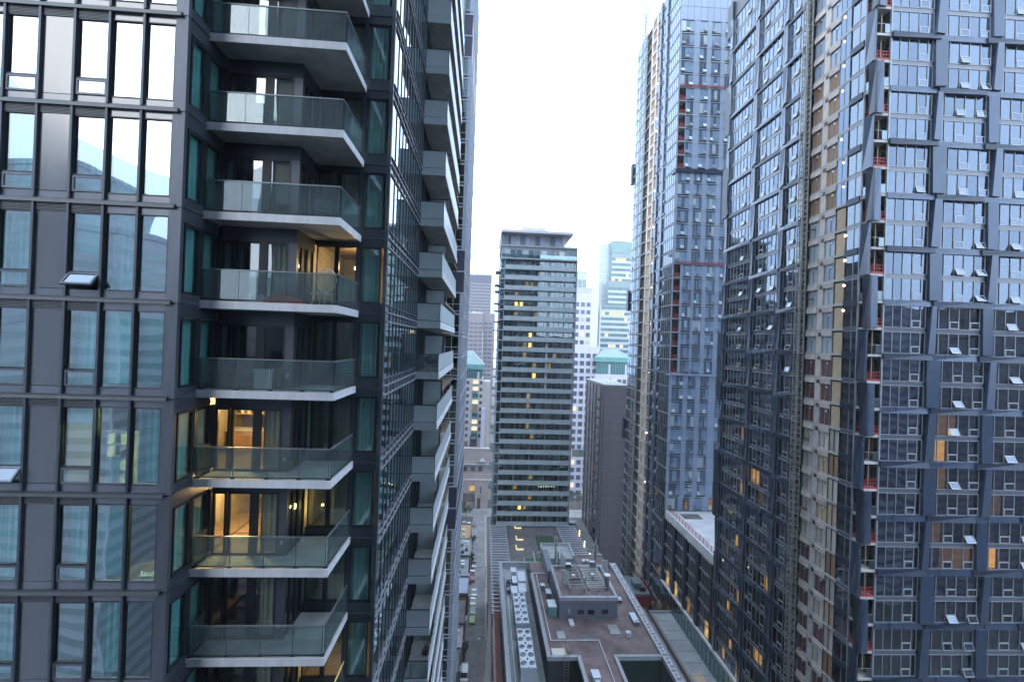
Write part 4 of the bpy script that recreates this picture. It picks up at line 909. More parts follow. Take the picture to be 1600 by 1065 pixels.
for i in range(7):
    sl_.add('bulb', ('sb',), merge(bb((-0.11, -0.11, -0.11), (0.11, 0.11, 0.11)), bb((-0.03, -0.03, 0.11), (0.03, 0.03, 0.25))), 'lit_bulb' if 'lit_bulb' in MT else 'bulb', (-2.6 + i * 0.95, 1.2 - i * 0.12, 1.3 - 0.05 * i), (0, 0, 0), 1, force=True)
    if i in (0, 1): sl_.add('bulb', ('sb',), merge(bb((-0.11, -0.11, -0.11), (0.11, 0.11, 0.11)), bb((-0.03, -0.03, 0.11), (0.03, 0.03, 0.25))), 'bulb', (-2.6 + i * 0.95, 0.2, 0.6), (0, 0, 0), 1, force=True)
sl_.add('wire', uid(), tube_vf((-3.2, 1.3, 1.6), (4.2, 0.4, 1.3), 0.02, 4), 'black_metal', (0, 0, 0), (0, 0, 0), 5)
sl_.done(1)
for i, (x, y) in enumerate(((26.9, 118.5), (26.8, 112.0), (26.6, 105.5))):
    t = Thing('bollard_light', ['farthest', 'middle', 'nearest'][i] + ' of the three glowing posts along the right edge of the terrace', 'light', (x, y, 36.4))
    t.box('lamp_tube', (x - 0.1, y - 0.1, 36.5), (x + 0.1, y + 0.1, 38.0), 'bulb_soft', force=True); t.box('base', (x - 0.14, y - 0.14, 36.4), (x + 0.14, y + 0.14, 36.5), 'steel', force=True); t.done()

r = random.Random(77)
for i, (lb, x, y, z, sx, sy, sz, m) in enumerate((
    ('rusty low box with a lid on the right part of the maroon roof', 24.4, 76.5, 42.75, 0.8, 1.0, 0.6, 'rust_beam'),
    ('pale mushroom vent near the front corner of the maroon roof', 23.2, 67.5, 42.75, 0.6, 0.6, 0.7, 'white_box'),
    ('dark flat duct box lying beside the right parapet walk', 25.3, 70.5, 42.75, 0.9, 2.6, 0.5, 'pent_wall'),
    ('short grey cabinet against the left wall of the penthouse', 12.2, 77.5, 42.75, 0.8, 1.4, 1.2, 'steel'),
    ('small teal cabinet behind the teal air handler', 11.6, 80.5, 42.75, 0.7, 0.9, 0.9, 'teal_metal'),
    ('pale low crate on the rear part of the maroon roof', 21.5, 90.5, 42.75, 1.2, 0.9, 0.5, 'insulation'),
    ('dark electrical cabinet at the rear of the penthouse roof', 16.2, 81.3, 45.8, 0.9, 0.7, 1.3, 'black_metal'),
    ('grey electrical cabinet beside the right hand mast', 20.8, 82.0, 45.8, 0.9, 0.6, 1.4, 'steel'))):
    rbox(lb, (x, y, z), (x + sx, y + sy, z + sz), m)
for i, (x, y, z, w, h) in enumerate(((16, 67, 42.76, 2.2, 1.6), (21, 68.5, 42.76, 1.6, 2.4), (24, 80, 42.76, 1.2, 3.0), (12.6, 67.5, 42.76, 1.2, 1.8))):
    t = Thing('roof_patch', ['large square patch in the middle', 'tall patch right of the middle', 'long patch beside the right parapet', 'small patch near the ladder'][i] + ' of the maroon roof membrane', 'roof patch', (x, y, z)); t.box('patch', (0, 0, 0), (w, h, 0.012), 'roof_membrane' if i % 2 else 'roof_gravel', force=True, rel=True); t.box('seam', (0, h, 0), (w, h + 0.08, 0.02), 'dark_wall', force=True, rel=True); t.done()
t = Thing('cable_run', 'bundle of black cables snaking over the penthouse roof between the frames', 'cables', (17, 78, 45.82))
for i in range(6): t.add('cable', uid(), merge(*[tube_vf((q * 0.9 - 2, math.sin(q * 1.3 + i) * .35 + i * .14, .05), ((q + 1) * 0.9 - 2, math.sin(q * 1.3 + 1.3 + i) * .35 + i * .14, .05), 0.03, 4) for q in range(7)]), 'black_metal', (0, 0, 0), (0, 0, 0), 4)
t.done(1)

# ================================================================== low gray roof and glass wall on the right of the podium
gr = Thing('low_roof', 'pale grey flat roof strip below the glass wall of the right hand block', 'roof', (38.5, 80, 0), frame=1)
gr.box('block', (36.5, 30, 0), (41.25, 96, 29.8), 'dark_wall', force=True)
gr.box('roof_surface', (36.7, 30, 29.8), (41.25, 95.7, 29.95), 'roof_membrane', force=True)
gr.box('roof_patch', (37.5, 69, 29.95), (39.3, 78, 29.965), 'insulation', force=True)
gr.box('parapet', (36.2, 30, 29.4), (36.7, 96, 30.4), 'grey_stone', force=True); gr.box('parapet', (36.7, 95.7, 29.4), (41.2, 96.1, 30.3), 'pale_frame', force=True)
gr.box('gutter', (35.7, 30, 29.2), (36.1, 98, 29.6), 'roof_maroon', force=True)
for i in range(20): gr.box('roof_joint', (36.8, 34 + i * 3.1, 29.95), (41.2, 34.06 + i * 3.1, 29.975), 'steel')
gr.done(5)
# ================================================================== right hand tower under construction
XF, YF = 41.4, 47.4      # street face plane, front face plane (rotated frame)
rt = Thing('construction_tower', 'huge dark gridded glass tower filling the right side, partly clad, hoist mast on it', 'tower', (55, 62, 0), frame=1)
r = random.Random(21)
FL = 2.95; ZR = 122.47
def zf(i): return ZR + FL * i          # i=0 beam level
IMIN, IMAX = -32, 8
for i in range(IMIN, IMAX + 1):
    z = zf(i)
    rt.box('floor_slab', (XF + 0.15, YF + 0.15, z - 0.11), (72, 78.5, z + 0.11), 'interior_grey')
    rt.box('ceiling_service', (XF + 1.5, YF + 1.5, z - 0.5), (70, YF + 1.9, z - 0.25), 'galv')
    for xx in (46.4, 52.0, 57.4): rt.box('partition', (xx, YF + 0.4, z + 0.11), (xx + 0.15, YF + 4.5, z + 2.8), 'interior_brown')
    for yy in (53.8, 58.9, 63.2, 69.6): rt.box('partition', (XF + 0.4, yy, z + 0.11), (XF + 4.0, yy + 0.15, z + 2.8), 'interior_brown')
rt.box('core', (XF + 4.2, YF + 4.8, 0), (72, 78, 150), 'interior_brown', force=True)
rt.box('end_wall', (XF + 0.1, 78.5, 0), (72, 79.0, 148), 'grey_panel', force=True)
def sash(axis, a, b, zb, zt, ang, m='g_sash'):
    """open top-hung sash: frame + glass, hinged at zt"""
    w = (b - a); h = zt - zb; t = 0.07
    if axis == 'y':
        fr = merge(bb((-w/2, -0.03, -h), (w/2, 0.03, -h + t)), bb((-w/2, -0.03, -t), (w/2, 0.03, 0)), bb((-w/2, -0.03, -h + t), (-w/2 + t, 0.03, -t)), bb((w/2 - t, -0.03, -h + t), (w/2, 0.03, -t)))
        loc = Vector(((a + b) / 2, YF - 0.06, zt)) - rt.base; rot = (-ang, 0, 0); gv = bb((-w/2 + t, -0.008, -h + t), (w/2 - t, 0.008, -t))
    else:
        fr = merge(bb((-0.03, -w/2, -h), (0.03, w/2, -h + t)), bb((-0.03, -w/2, -t), (0.03, w/2, 0)), bb((-0.03, -w/2, -h + t), (0.03, -w/2 + t, -t)), bb((-0.03, w/2 - t, -h + t), (0.03, w/2, -t)))
        loc = Vector((XF - 0.06, (a + b) / 2, zt)) - rt.base; rot = (0, ang, 0); gv = bb((-0.008, -w/2 + t, -h + t), (0.008, w/2 - t, -t))
    rt.add('window_sash', ('sa', axis, round(w, 2), round(h, 2)), fr, 'sash_frame', loc, rot, h * 2)
    rt.add('sash_pane', ('sg', axis, round(w, 2), round(h, 2)), gv, m, loc, rot, h * 2)
LITW = {(-16, 1, 0): 'lit_strong', (-16, 1, 1): 'lit_strong', (-12, 0, 9): 'x', (-20, 1, 2): 'lit_strong_dim', (-20, 1, 3): 'lit_strong_dim', (-20, 2, 0): 'lit_strong', (-20, 2, 1): 'lit_strong', (-15, 1, 0): 'lit_strong_dim', (-15, 1, 1): 'lit_strong_dim', (-19, 1, 0): 'lit_strong_dim', (-15, 1, 2): 'lit_strong_dim', (-19, 1, 1): 'lit_strong_dim', (-20, 1, 4): 'lit_strong_dim', (-18, 2, 1): 'lit_strong_dim', (-17, 1, 1): 'lit_strong_dim', (-18, 2, 0): 'lit_strong_dim'}
# ---- front face bays (x ranges) with shifting pilasters
BAYS = [(43.1, 47.9, [1.0, 1.0, 1.12, 1.1, 0.58]), (49.15, 54.5, [0.55, 1.2, 1.15, 1.25, 1.2]), (55.7, 61.2, [0.6, 1.2, 1.25, 1.25, 1.2]), (62.4, 68, [0.6, 1.2, 1.25, 1.25, 1.2])]
for i in range(IMIN, IMAX):
    z = zf(i); dbl = (i % 2 == 0); top = not dbl      # even i: beam at its floor line
    modu = i // 2; sh = [0.0, 0.32, -0.25, 0.15][modu % 4]
    if dbl:
        vf_ = ([(0, 0, 0), (30, 0, 0), (30, 0.3, 0), (0, 0.3, 0), (0, -0.25, 0.55), (30, -0.25, 0.55), (30, 0.3, 0.75), (0, 0.3, 0.75)], BF)
        for j in range(5):
            x0 = 43.0 + j * 5.5
            d = 0.16 if (j + modu) % 2 else 0.34
            v2 = ([(0, -d, 0), (5.5, -d * 1.4, 0), (5.5, 0.2, 0), (0, 0.2, 0), (0, -d, 0.62), (5.5, -d * .7, 0.66), (5.5, 0.2, 0.7), (0, 0.2, 0.7)], BF)
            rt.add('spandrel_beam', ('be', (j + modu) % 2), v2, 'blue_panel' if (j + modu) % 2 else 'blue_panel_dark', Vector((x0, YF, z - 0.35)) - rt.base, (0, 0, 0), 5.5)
    for bi, (bx0, bx1, ws) in enumerate(BAYS):
        zlo = z + (0.36 if dbl else 0.26); zhi = z + FL - (0.36 if not dbl else 0.24)
        x = bx0 + (sh if bi else 0) ; ws2 = list(ws)
        for wi, w in enumerate(ws2):
            x1 = x + w
            if x1 > bx1 + 0.35: x1 = bx1 + 0.35
            g = 'g_blue' if r.random() < 0.7 else 'g_blue2'
            awn = (wi in (2, 4)) if bi else (wi == 3)
            rt.box('mullion', (x - 0.035, YF - 0.05, zlo - 0.02), (x + 0.035, YF + 0.08, zhi + 0.02), 'pale_frame')
            rt.box('window_pane', (x + 0.035, YF + 0.02, zlo + (0.82 if awn else 0)), (x1 - 0.035, YF + 0.035, zhi), g)
            if awn:
                rt.box('transom', (x + 0.035, YF - 0.04, zlo + 0.78), (x1 - 0.035, YF + 0.06, zlo + 0.82), 'pale_frame')
                opn = r.random() < ((0.5 if i > -17 else 0.25) if bi else 0.04) and not (i > -2 and r.random() < .75)
                if not opn: rt.box('window_pane', (x + 0.05, YF + 0.0, zlo + 0.03), (x1 - 0.05, YF + 0.015, zlo + 0.78), g)
                sash('y', x + 0.05, x1 - 0.05, zlo + 0.03, zlo + 0.78, R_(r.choice([12, 18, 24, 28, 32]) if i < -6 else r.choice([8, 12, 15])) if opn else 0.0, ('g_sash' if i > -16 else g) if opn else g)
            if (i, bi, wi) in LITW: rt.box('lit_room', (x, YF + 0.3, zlo), (x1, YF + 0.32, zhi), LITW[(i, bi, wi)] if LITW[(i, bi, wi)] != 'x' else 'lit_strong_dim')
            elif r.random() < 0.05 and i < -11: rt.box('window_sheet', (x + 0.1, YF + 0.2, zlo), (x1 - 0.1, YF + 0.21, zhi), 'plastic_sheet' if r.random() < .4 else 'plywood')
            if i < -10 and r.random() < 0.5 and not dbl: rt.box('white_blind', (x + 0.02, YF - 0.03, zhi - 0.02), (x1 - 0.02, YF + 0.01, zhi + 0.17), 'pale_frame')
            if r.random() < 0.10: rt.box('sticker', (x + w * 0.3, YF + 0.05, zlo + 0.6), (x + w * 0.65, YF + 0.06, zlo + 1.5), 'frosted')
            x = x1
        rt.box('mullion', (x - 0.035, YF - 0.05, zlo - 0.02), (x + 0.035, YF + 0.08, zhi + 0.02), 'pale_frame')
        if not dbl:   # mid spandrel between the two storeys of a module
            rt.box('ledge', (bx0, YF - 0.05, z + 0.2), (x, YF + 0.08, z + 0.26), 'pale_frame')
            rt.box('ledge', (bx0, YF - 0.05, z - 0.30), (x, YF + 0.08, z - 0.24), 'pale_frame')
            rt.box('spandrel_pane', (bx0, YF + 0.0, z - 0.24), (x, YF + 0.03, z + 0.2), 'spandrel_glass')
        else: rt.box('ledge', (bx0, YF - 0.04, zlo - 0.05), (x, YF + 0.08, zlo), 'pale_frame')
        # pilaster to the right of the bay, a folded panel over the module
        if dbl:
            nx = BAYS[bi + 1][0] + sh if bi < 3 else bx1 + 1.2
            a0 = x + 0.04; wd = max(0.7, nx - a0 - 0.04); H = 2 * FL - 0.66; f = (bi + modu) % 2
            k1 = 0.0 if f else 0.28
            V = [(0, -0.42, 0), (wd, -0.30 - 0.2 * f, 0), (wd, 0.15, 0), (0, 0.15, 0), (0 + k1, -0.30 - 0.2 * (1 - f), H), (wd, -0.42, H), (wd, 0.15, H), (k1, 0.15, H)]
            rt.add('pilaster_panel', ('pl', round(wd, 2), f), (V, BF), 'blue_panel', Vector((a0, YF, z + 0.36)) - rt.base, (0, 0, 0), H)
# white post at the corner glazing edge
rt.box('corner_mullion', (42.95, YF - 0.08, 20), (43.10, YF + 0.15, 150), 'pale_frame', force=True)
# ---- street face bays (y ranges)
SB = [(70.3, 77.3, 7), (63.0, 69.2, 6), (58.9, 62.1, 3)]
def street_bay(i, ya, yb, n, awns, lit=None):
    z = zf(i); dbl = (i % 2 == 0)
    zlo = z + (0.36 if dbl else 0.26); zhi = z + FL - (0.36 if not dbl else 0.24); w = (yb - ya) / n
    for q in range(n):
        y0 = ya + q * w; y1 = y0 + w; awn = q in awns
        g = 'g_side' if r.random() < 0.75 else 'g_blue2'
        rt.box('mullion', (XF - 0.05, y0 - 0.035, zlo), (XF + 0.08, y0 + 0.035, zhi), 'pale_frame')
        rt.box('window_pane', (XF + 0.02, y0 + 0.035, zlo + (0.75 if awn else 0)), (XF + 0.035, y1 - 0.035, zhi), g)
        if awn:
            rt.box('transom', (XF - 0.04, y0 + 0.035, zlo + 0.70), (XF + 0.06, y1 - 0.035, zlo + 0.75), 'pale_frame')
            opn = r.random() < 0.7 and i > -15
            sash('x', y0 + 0.04, y1 - 0.04, zlo + 0.02, zlo + 0.70, R_(r.choice([14, 20, 26]) if i < -8 else r.choice([8, 13])) if opn else 0, 'g_sash' if opn else g)
        if lit and (i, q) in lit: rt.box('lit_room', (XF + 0.5, y0, zlo), (XF + 0.52, y1, zhi), lit[(i, q)])
        if i < -9 and r.random() < 0.3: rt.box('white_blind', (XF - 0.04, y0 + 0.03, zhi - 0.05), (XF + 0.0, y1 - 0.03, zhi + 0.15), 'pale_frame')
    rt.box('mullion', (XF - 0.05, yb - 0.035, zlo), (XF + 0.08, yb + 0.035, zhi), 'pale_frame')
    if not dbl:
        rt.box('ledge', (XF - 0.05, ya, z + 0.2), (XF + 0.08, yb, z + 0.26), 'pale_frame'); rt.box('ledge', (XF - 0.05, ya, z - 0.30), (XF + 0.08, yb, z - 0.24), 'pale_frame')
        rt.box('spandrel_pane', (XF + 0.0, ya, z - 0.24), (XF + 0.03, yb, z + 0.2), 'spandrel_glass')
    else: rt.box('ledge', (XF - 0.05, ya, zlo - 0.05), (XF + 0.08, yb, zlo), 'pale_frame')
L0 = {(-23, 2): 'lit_strong', (-24, 5): 'lit_strong_dim', (-26, 0): 'lit_strong', (-26, 1): 'lit_strong', (-27, 4): 'lit_strong', (-29, 3): 'lit_strong', (-30, 5): 'lit_strong', (-17, 0): 'lit_strong', (-17, 1): 'lit_strong', (-20, 0): 'lit_strong', (-20, 1): 'lit_strong', (-19, 0): 'lit_strong', (-19, 1): 'lit_strong_dim'}
L1 = {(-24, 1): 'lit_strong', (-28, 2): 'lit_strong', (-28, 3): 'lit_strong', (-30, 1): 'lit_strong', (-31, 4): 'lit_strong', (-31, 5): 'lit_strong', (-19, 5): 'lit_strong', (-19, 4): 'lit_strong', (-19, 0): 'lit_strong_dim', (-20, 3): 'lit_strong_dim'}
for i in range(IMIN, IMAX):
    for b, (ya, yb, n) in enumerate(SB):
        street_bay(i, ya, yb, n, ((2,), (1, 4), (1,))[b], (L0, L1, None)[b])
        if i % 2 == 0:
            H = 2 * FL - 0.66; f = (b + i // 2) % 2
            wd = (1.0, 1.0, 0.9)[b]; yy = yb + 0.05 if b else yb + 0.05
            V = [(-0.42, 0, 0), (0.15, 0, 0), (0.15, wd, 0), (-0.25, wd, 0), (-0.25 - 0.2 * f, 0, H), (0.15, 0, H), (0.15, wd, H), (-0.42, wd, H)]
            rt.add('pilaster_panel', ('ps', wd, f), (V, BF), 'blue_panel', Vector((XF, yy, zf(i) + 0.36)) - rt.base, (0, 0, 0), H)
            if b == 2:
                rt.add('pilaster_panel', ('ps', 0.8, f), ([(v[0], v[1] * 0.7, v[2]) for v in V], BF), 'blue_panel', Vector((XF, 57.9, zf(i) + 0.36)) - rt.base, (0, 0, 0), H)
            d = 0.3 if f else 0.16
            v2 = ([(-d, 0, 0), (0.2, 0, 0), (0.2, yb - ya + 1.1, 0), (-d * 1.3, yb - ya + 1.1, 0), (-d, 0, 0.62), (0.2, 0, 0.7), (0.2, yb - ya + 1.1, 0.7), (-d * .7, yb - ya + 1.1, 0.66)], BF)
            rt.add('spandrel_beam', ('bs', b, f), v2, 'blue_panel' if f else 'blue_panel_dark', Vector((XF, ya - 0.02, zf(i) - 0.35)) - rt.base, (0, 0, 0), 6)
# far corner fins that project at some levels
for (i0, i1) in ((7, 9), (1, 4), (-4, -1), (-15, -11), (-22, -18)):
    rt.box('corner_fin', (XF - 0.4, 77.6, zf(i0)), (XF + 0.6, 79.3, zf(i1)), 'blue_panel_dark', force=True)
# ---- construction zone between hoist and corner
for i in range(IMIN, IMAX):
    z = zf(i)
    rt.box('slab_edge', (XF - 0.05, 50.9, z - 0.14), (XF + 0.2, 57.0, z + 0.14), 'slab_edge', force=False)
    lvl = 'glass' if i >= 0 else 'ply' if i >= -6 else 'plastic' if i >= -12 else 'red' if i >= -15 else 'sheet' if i >= -20 else 'mixed'
    md = {'glass': ['grey_panel', 'g_blue'], 'ply': ['plywood', 'plywood'], 'plastic': ['frosted', 'grey_panel'], 'red': ['red_board', 'red_board'], 'sheet': ['plastic_sheet', 'insulation'], 'mixed': ['red_board', 'plastic_sheet']}[lvl]
    rt.box('pier', (XF - 0.02, 54.35, z + 0.14), (XF + 0.35, 55.25, z + FL - 0.14), 'pier_white' if i >= -14 else 'slab_edge')
    rt.box('pier_cap', (XF - 0.06, 54.3, z + FL - 0.75), (XF + 0.0, 54.9, z + FL - 0.3), 'rust_beam' if i % 2 else 'dark_frame')
    rt.box('door_panel', (XF + 0.12, 55.4, z + 0.14), (XF + 0.17, 57.0, z + 2.35), md[0]); rt.box('door_panel', (XF + 0.12, 52.7, z + 0.14), (XF + 0.17, 54.25, z + 2.35), md[i % 2])
    for yy in (55.4, 56.2, 57.0, 52.7, 53.5): rt.box('stud', (XF + 0.05, yy - 0.03, z + 0.14), (XF + 0.11, yy + 0.03, z + 2.4), 'pale_frame')
    rt.box('membrane_flap', (XF - 0.1, 55.3, z + 2.2), (XF + 0.02, 57.05, z + 2.8), 'pier_white', rot=(0, R_(6), 0)); rt.box('membrane_flap', (XF - 0.1, 52.6, z + 2.2), (XF + 0.02, 54.3, z + 2.8), 'pier_white', rot=(0, R_(-5), 0))
    rt.box('fixing_plate', (XF + 0.06, 53.2, z + 1.7), (XF + 0.11, 53.45, z + 1.95), 'paint_white'); rt.box('fixing_plate', (XF + 0.06, 56.0, z + 1.7), (XF + 0.11, 56.25, z + 1.95), 'paint_white')
    if lvl in ('plastic', 'red'): rt.box('insulation_board', (XF + 0.02, 51.1, z + 0.14), (XF + 0.1, 52.4, z + 2.6), 'insulation'); rt.box('red_strap', (XF + 0.3, 50.95, z + 0.3), (XF + 0.4, 51.1, z + 2.2), 'red_rail')
    else:
        for q in range(3): rt.box('mullion', (XF - 0.02, 51.0 + q * 0.78, z + 0.14), (XF + 0.06, 51.06 + q * 0.78, z + FL - 0.14), 'dark_frame')
        if lvl in ('sheet', 'mixed'): rt.box('plastic_cover', (XF + 0.08, 51.06, z + 0.16), (XF + 0.1, 52.6, z + FL - 0.3), ['plastic_sheet', 'insulation', 'plastic_sheet', 'plywood'][i % 4])
        else: rt.box('window_pane', (XF + 0.0, 51.06, z + 0.16), (XF + 0.015, 52.56, z + FL - 0.16), 'g_blue2')
    # finished narrow glass bay near the corner
    dbl = (i % 2 == 0); zlo = z + (0.36 if dbl else 0.26); zhi = z + FL - (0.36 if not dbl else 0.24)
    for q in range(2):
        y0 = (48.95, 49.75)[q]; y1 = (49.7, 50.8)[q]
        rt.box('mullion', (XF - 0.05, y0 - 0.04, zlo), (XF + 0.08, y0 + 0.03, zhi), 'pale_frame'); rt.box('window_pane', (XF + 0.0, y0 + 0.04, zlo), (XF + 0.015, y1 - 0.03, zhi), 'g_side')
    if dbl: rt.box('spandrel_beam', (XF - 0.22, 48.95, z - 0.35), (XF + 0.1, 50.85, z + 0.33), 'blue_panel_dark')
    else: rt.box('ledge', (XF - 0.05, 48.95, z - 0.28), (XF + 0.08, 50.85, z - 0.22), 'pale_frame'); rt.box('ledge', (XF - 0.05, 48.95, z + 0.2), (XF + 0.08, 50.85, z + 0.26), 'pale_frame'); rt.box('spandrel_pane', (XF, 48.95, z - 0.22), (XF + 0.02, 50.85, z + 0.2), 'spandrel_glass')
# ---- corner balconies: open slab, red temporary guard or glass rail, big folded panel on one side
rt.box('corner_mullion', (XF - 0.1, 48.78, 20), (XF + 0.06, 48.93, 150), 'pale_frame', force=True)
for i in range(IMIN, IMAX):
    z = zf(i); m4 = (i // 2) % 2
    rt.box('balcony_slab', (XF - 0.02, YF - 0.02, z - 0.13), (43.0, 48.8, z + 0.13), 'slab_edge', force=True)
    rt.box('recess_wall', (XF + 1.45, YF + 0.9, z + 0.13), (43.0, YF + 1.0, z + FL - 0.13), 'room_dark'); rt.box('recess_wall', (XF + 1.45, YF + 1.0, z + 0.13), (XF + 1.5, 48.8, z + FL - 0.13), 'interior_brown')
    if i % 2 == 0 or i < -26:
        rt.box('glass_guard', (XF + (0.9 if not m4 else 0.05), YF - 0.01, z + 0.2), (42.9, YF + 0.01, z + 1.15), 'g_rail_frost'); rt.box('glass_guard', (XF - 0.01, YF + 0.9 * m4 + .05, z + 0.2), (XF + 0.01, 48.7, z + 1.15), 'g_rail_frost')
        rt.box('guard_rail', (XF + 0.05, YF - 0.02, z + 1.15), (42.9, YF + 0.02, z + 1.2), 'pale_frame')
    else:
        for q in range(5): rt.box('guard_post', (XF + 0.1 + q * 0.34, YF + 0.05, z + 0.13), (XF + 0.16 + q * 0.34, YF + 0.11, z + 1.1), 'red_rail')
        for h_ in (0.3, 0.7, 1.08): rt.box('guard_rail', (XF + 0.05, YF + 0.03, z + h_), (42.9, YF + 0.08, z + h_ + 0.07), 'red_rail'); rt.box('guard_rail', (XF + 0.03, YF + 0.1, z + h_), (XF + 0.08, 48.7, z + h_ + 0.07), 'red_rail')
        rt.box('toe_board', (XF + 0.05, YF + 0.0, z + 0.13), (42.9, YF + 0.04, z + 0.38), 'red_rail'); rt.box('debris', (XF + 1.0, YF + 0.2, z + 0.13), (XF + 1.4, YF + 0.5, z + 0.3), 'paint_white')
    rt.box('prop', (XF + 0.9, YF + 0.5, z + 0.13), (XF + 0.97, YF + 0.57, z + FL - 0.13), 'insulation')
    if i % 2 == 0:
        H = 2 * FL - 0.14; f = m4; wd = 1.0
        if f:   # panel on the front side of the corner
            V = [(-0.05, -0.35, 0), (0.85, -0.2, 0), (0.85, -0.03, 0), (-0.05, -0.03, 0), (-0.05, -0.15, H), (0.62, -0.35, H), (0.62, -0.03, H), (-0.05, -0.03, H)]
            rt.add('corner_panel', ('cpA',), (V, BF), 'blue_panel', Vector((XF, YF, z - FL + 0.05)) - rt.base, (0, 0, 0), H)
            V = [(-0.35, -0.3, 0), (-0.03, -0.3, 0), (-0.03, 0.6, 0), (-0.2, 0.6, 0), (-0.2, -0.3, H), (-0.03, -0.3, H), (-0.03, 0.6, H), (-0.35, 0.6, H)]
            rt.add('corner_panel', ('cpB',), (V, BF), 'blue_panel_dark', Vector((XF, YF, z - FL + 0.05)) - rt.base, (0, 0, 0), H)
        else:   # panel on the street side
            V = [(-0.35, 0.0, 0), (-0.03, 0.0, 0), (-0.03, 1.3, 0), (-0.2, 1.3, 0), (-0.2, 0, H), (-0.03, 0, H), (-0.03, 1.0, H), (-0.35, 1.0, H)]
            rt.add('corner_panel', ('cpC',), (V, BF), 'blue_panel', Vector((XF, YF, z - FL + 0.05)) - rt.base, (0, 0, 0), H)
rt.box('shaft_top', (XF, YF, zf(IMAX)), (72, 79, 175), 'dark_cladding', force=True)
rt.box('shaft_bottom', (XF, YF, 0), (72, 79, zf(IMIN) - 0.2), 'dark_wall', force=True)
rt.done(6.5)
# warm work lights on the slabs
WL1 = []; WL2 = []
ORD = ['topmost', 'second', 'third', 'fourth', 'fifth', 'sixth', 'seventh', 'eighth', 'ninth', 'tenth', 'eleventh', 'twelfth', 'lowest']
for n_, (i, y) in enumerate(((3, 52.2), (2, 52.1), (0, 52.0), (-1, 52.0), (-2, 52.1), (-4, 52.0), (-5, 51.6), (-6, 51.5), (-8, 51.0), (-9, 51.0), (-10, 51.0), (-11, 51.0), (1, 52.0))):
    t = Thing('work_light', None, None, (XF + 0.5, y, zf(i) + 2.2), frame=1)
    WL1.append((zf(i), t))
    t.e['category'] = 'lamp'; t.e['group'] = 'work lamps in the unclad storeys'
    t.box('bulb', (XF - 0.06, y - 0.09, zf(i) + 2.14), (XF + 0.08, y + 0.09, zf(i) + 2.30), 'bulb', force=True); t.box('holder', (XF - 0.04, y - 0.03, zf(i) + 2.32), (XF + 0.04, y + 0.03, zf(i) + 2.7), 'black_metal', force=True); t.done()

# ---- hoist masts
def hoist(label, x, y, z0, z1, w=0.75, sec=1.5, m='galv', tie=9, frame=1):
    t = Thing('hoist_mast', label, 'hoist mast', (x, y, z0), frame=frame)
    c = w / 2; R1 = 0.05
    vf = merge(*[bb((sx * c - R1, sy * c - R1, 0), (sx * c + R1, sy * c + R1, sec)) for sx in (-1, 1) for sy in (-1, 1)],
               *[bb((-c, sy * c - 0.03, zz), (c, sy * c + 0.03, zz + 0.07)) for sy in (-1, 1) for zz in (0.02, sec / 2)],
               *[bb((sx * c - 0.03, -c, zz), (sx * c + 0.03, c, zz + 0.07)) for sx in (-1, 1) for zz in (0.02, sec / 2)],
               tube_vf((-c, -c, 0.1), (c, -c, sec / 2), 0.03, 4), tube_vf((c, -c, sec / 2), (-c, -c, sec), 0.03, 4), tube_vf((-c, -c, 0.1), (-c, c, sec / 2), 0.03, 4), tube_vf((-c, c, sec / 2), (-c, -c, sec), 0.03, 4))
    n = int((z1 - z0) / sec)
    for q in range(n): t.add('mast_section', ('ms', w, sec), vf, m, (0, 0, q * sec), (0, 0, 0), sec)
    t.add('cable', uid(), bb((c + 0.12, -0.06, 0), (c + 0.28, 0.10, z1 - z0)), 'black_metal', (0, 0, 0), (0, 0, 0), 50)
    t.add('guide_rail', uid(), merge(*[bb((c + 0.45, 0.2, q * 3.0), (c + 0.55, 0.3, q * 3.0 + 2.9)) for q in range(int((z1 - z0) / 3))]), 'steel', (0, 0, 0), (0, 0, 0), 50)
    if tie:
        for q in range(int((z1 - z0) / tie)):
            zz = q * tie + 4
            t.add('wall_tie', ('wt', w), merge(bb((c, -c, 0), (1.2, -c + 0.1, 0.1)), bb((c, -c - 0.9, 0), (1.2, -c - 0.8, 0.1)), tube_vf((c, -c, 0.05), (1.2, -c - 0.9, 0.05), 0.04, 4), bb((1.1, -c - 1.0, -0.05), (1.2, -c + 0.1, 0.2))), 'rust_beam', (0, 0, zz), (0, 0, 0), 1.5)
    t.done(4); return t
hoist('steel lattice hoist mast with black cable climbing the street face of the right hand tower', 40.55, 57.3, 0, 148)

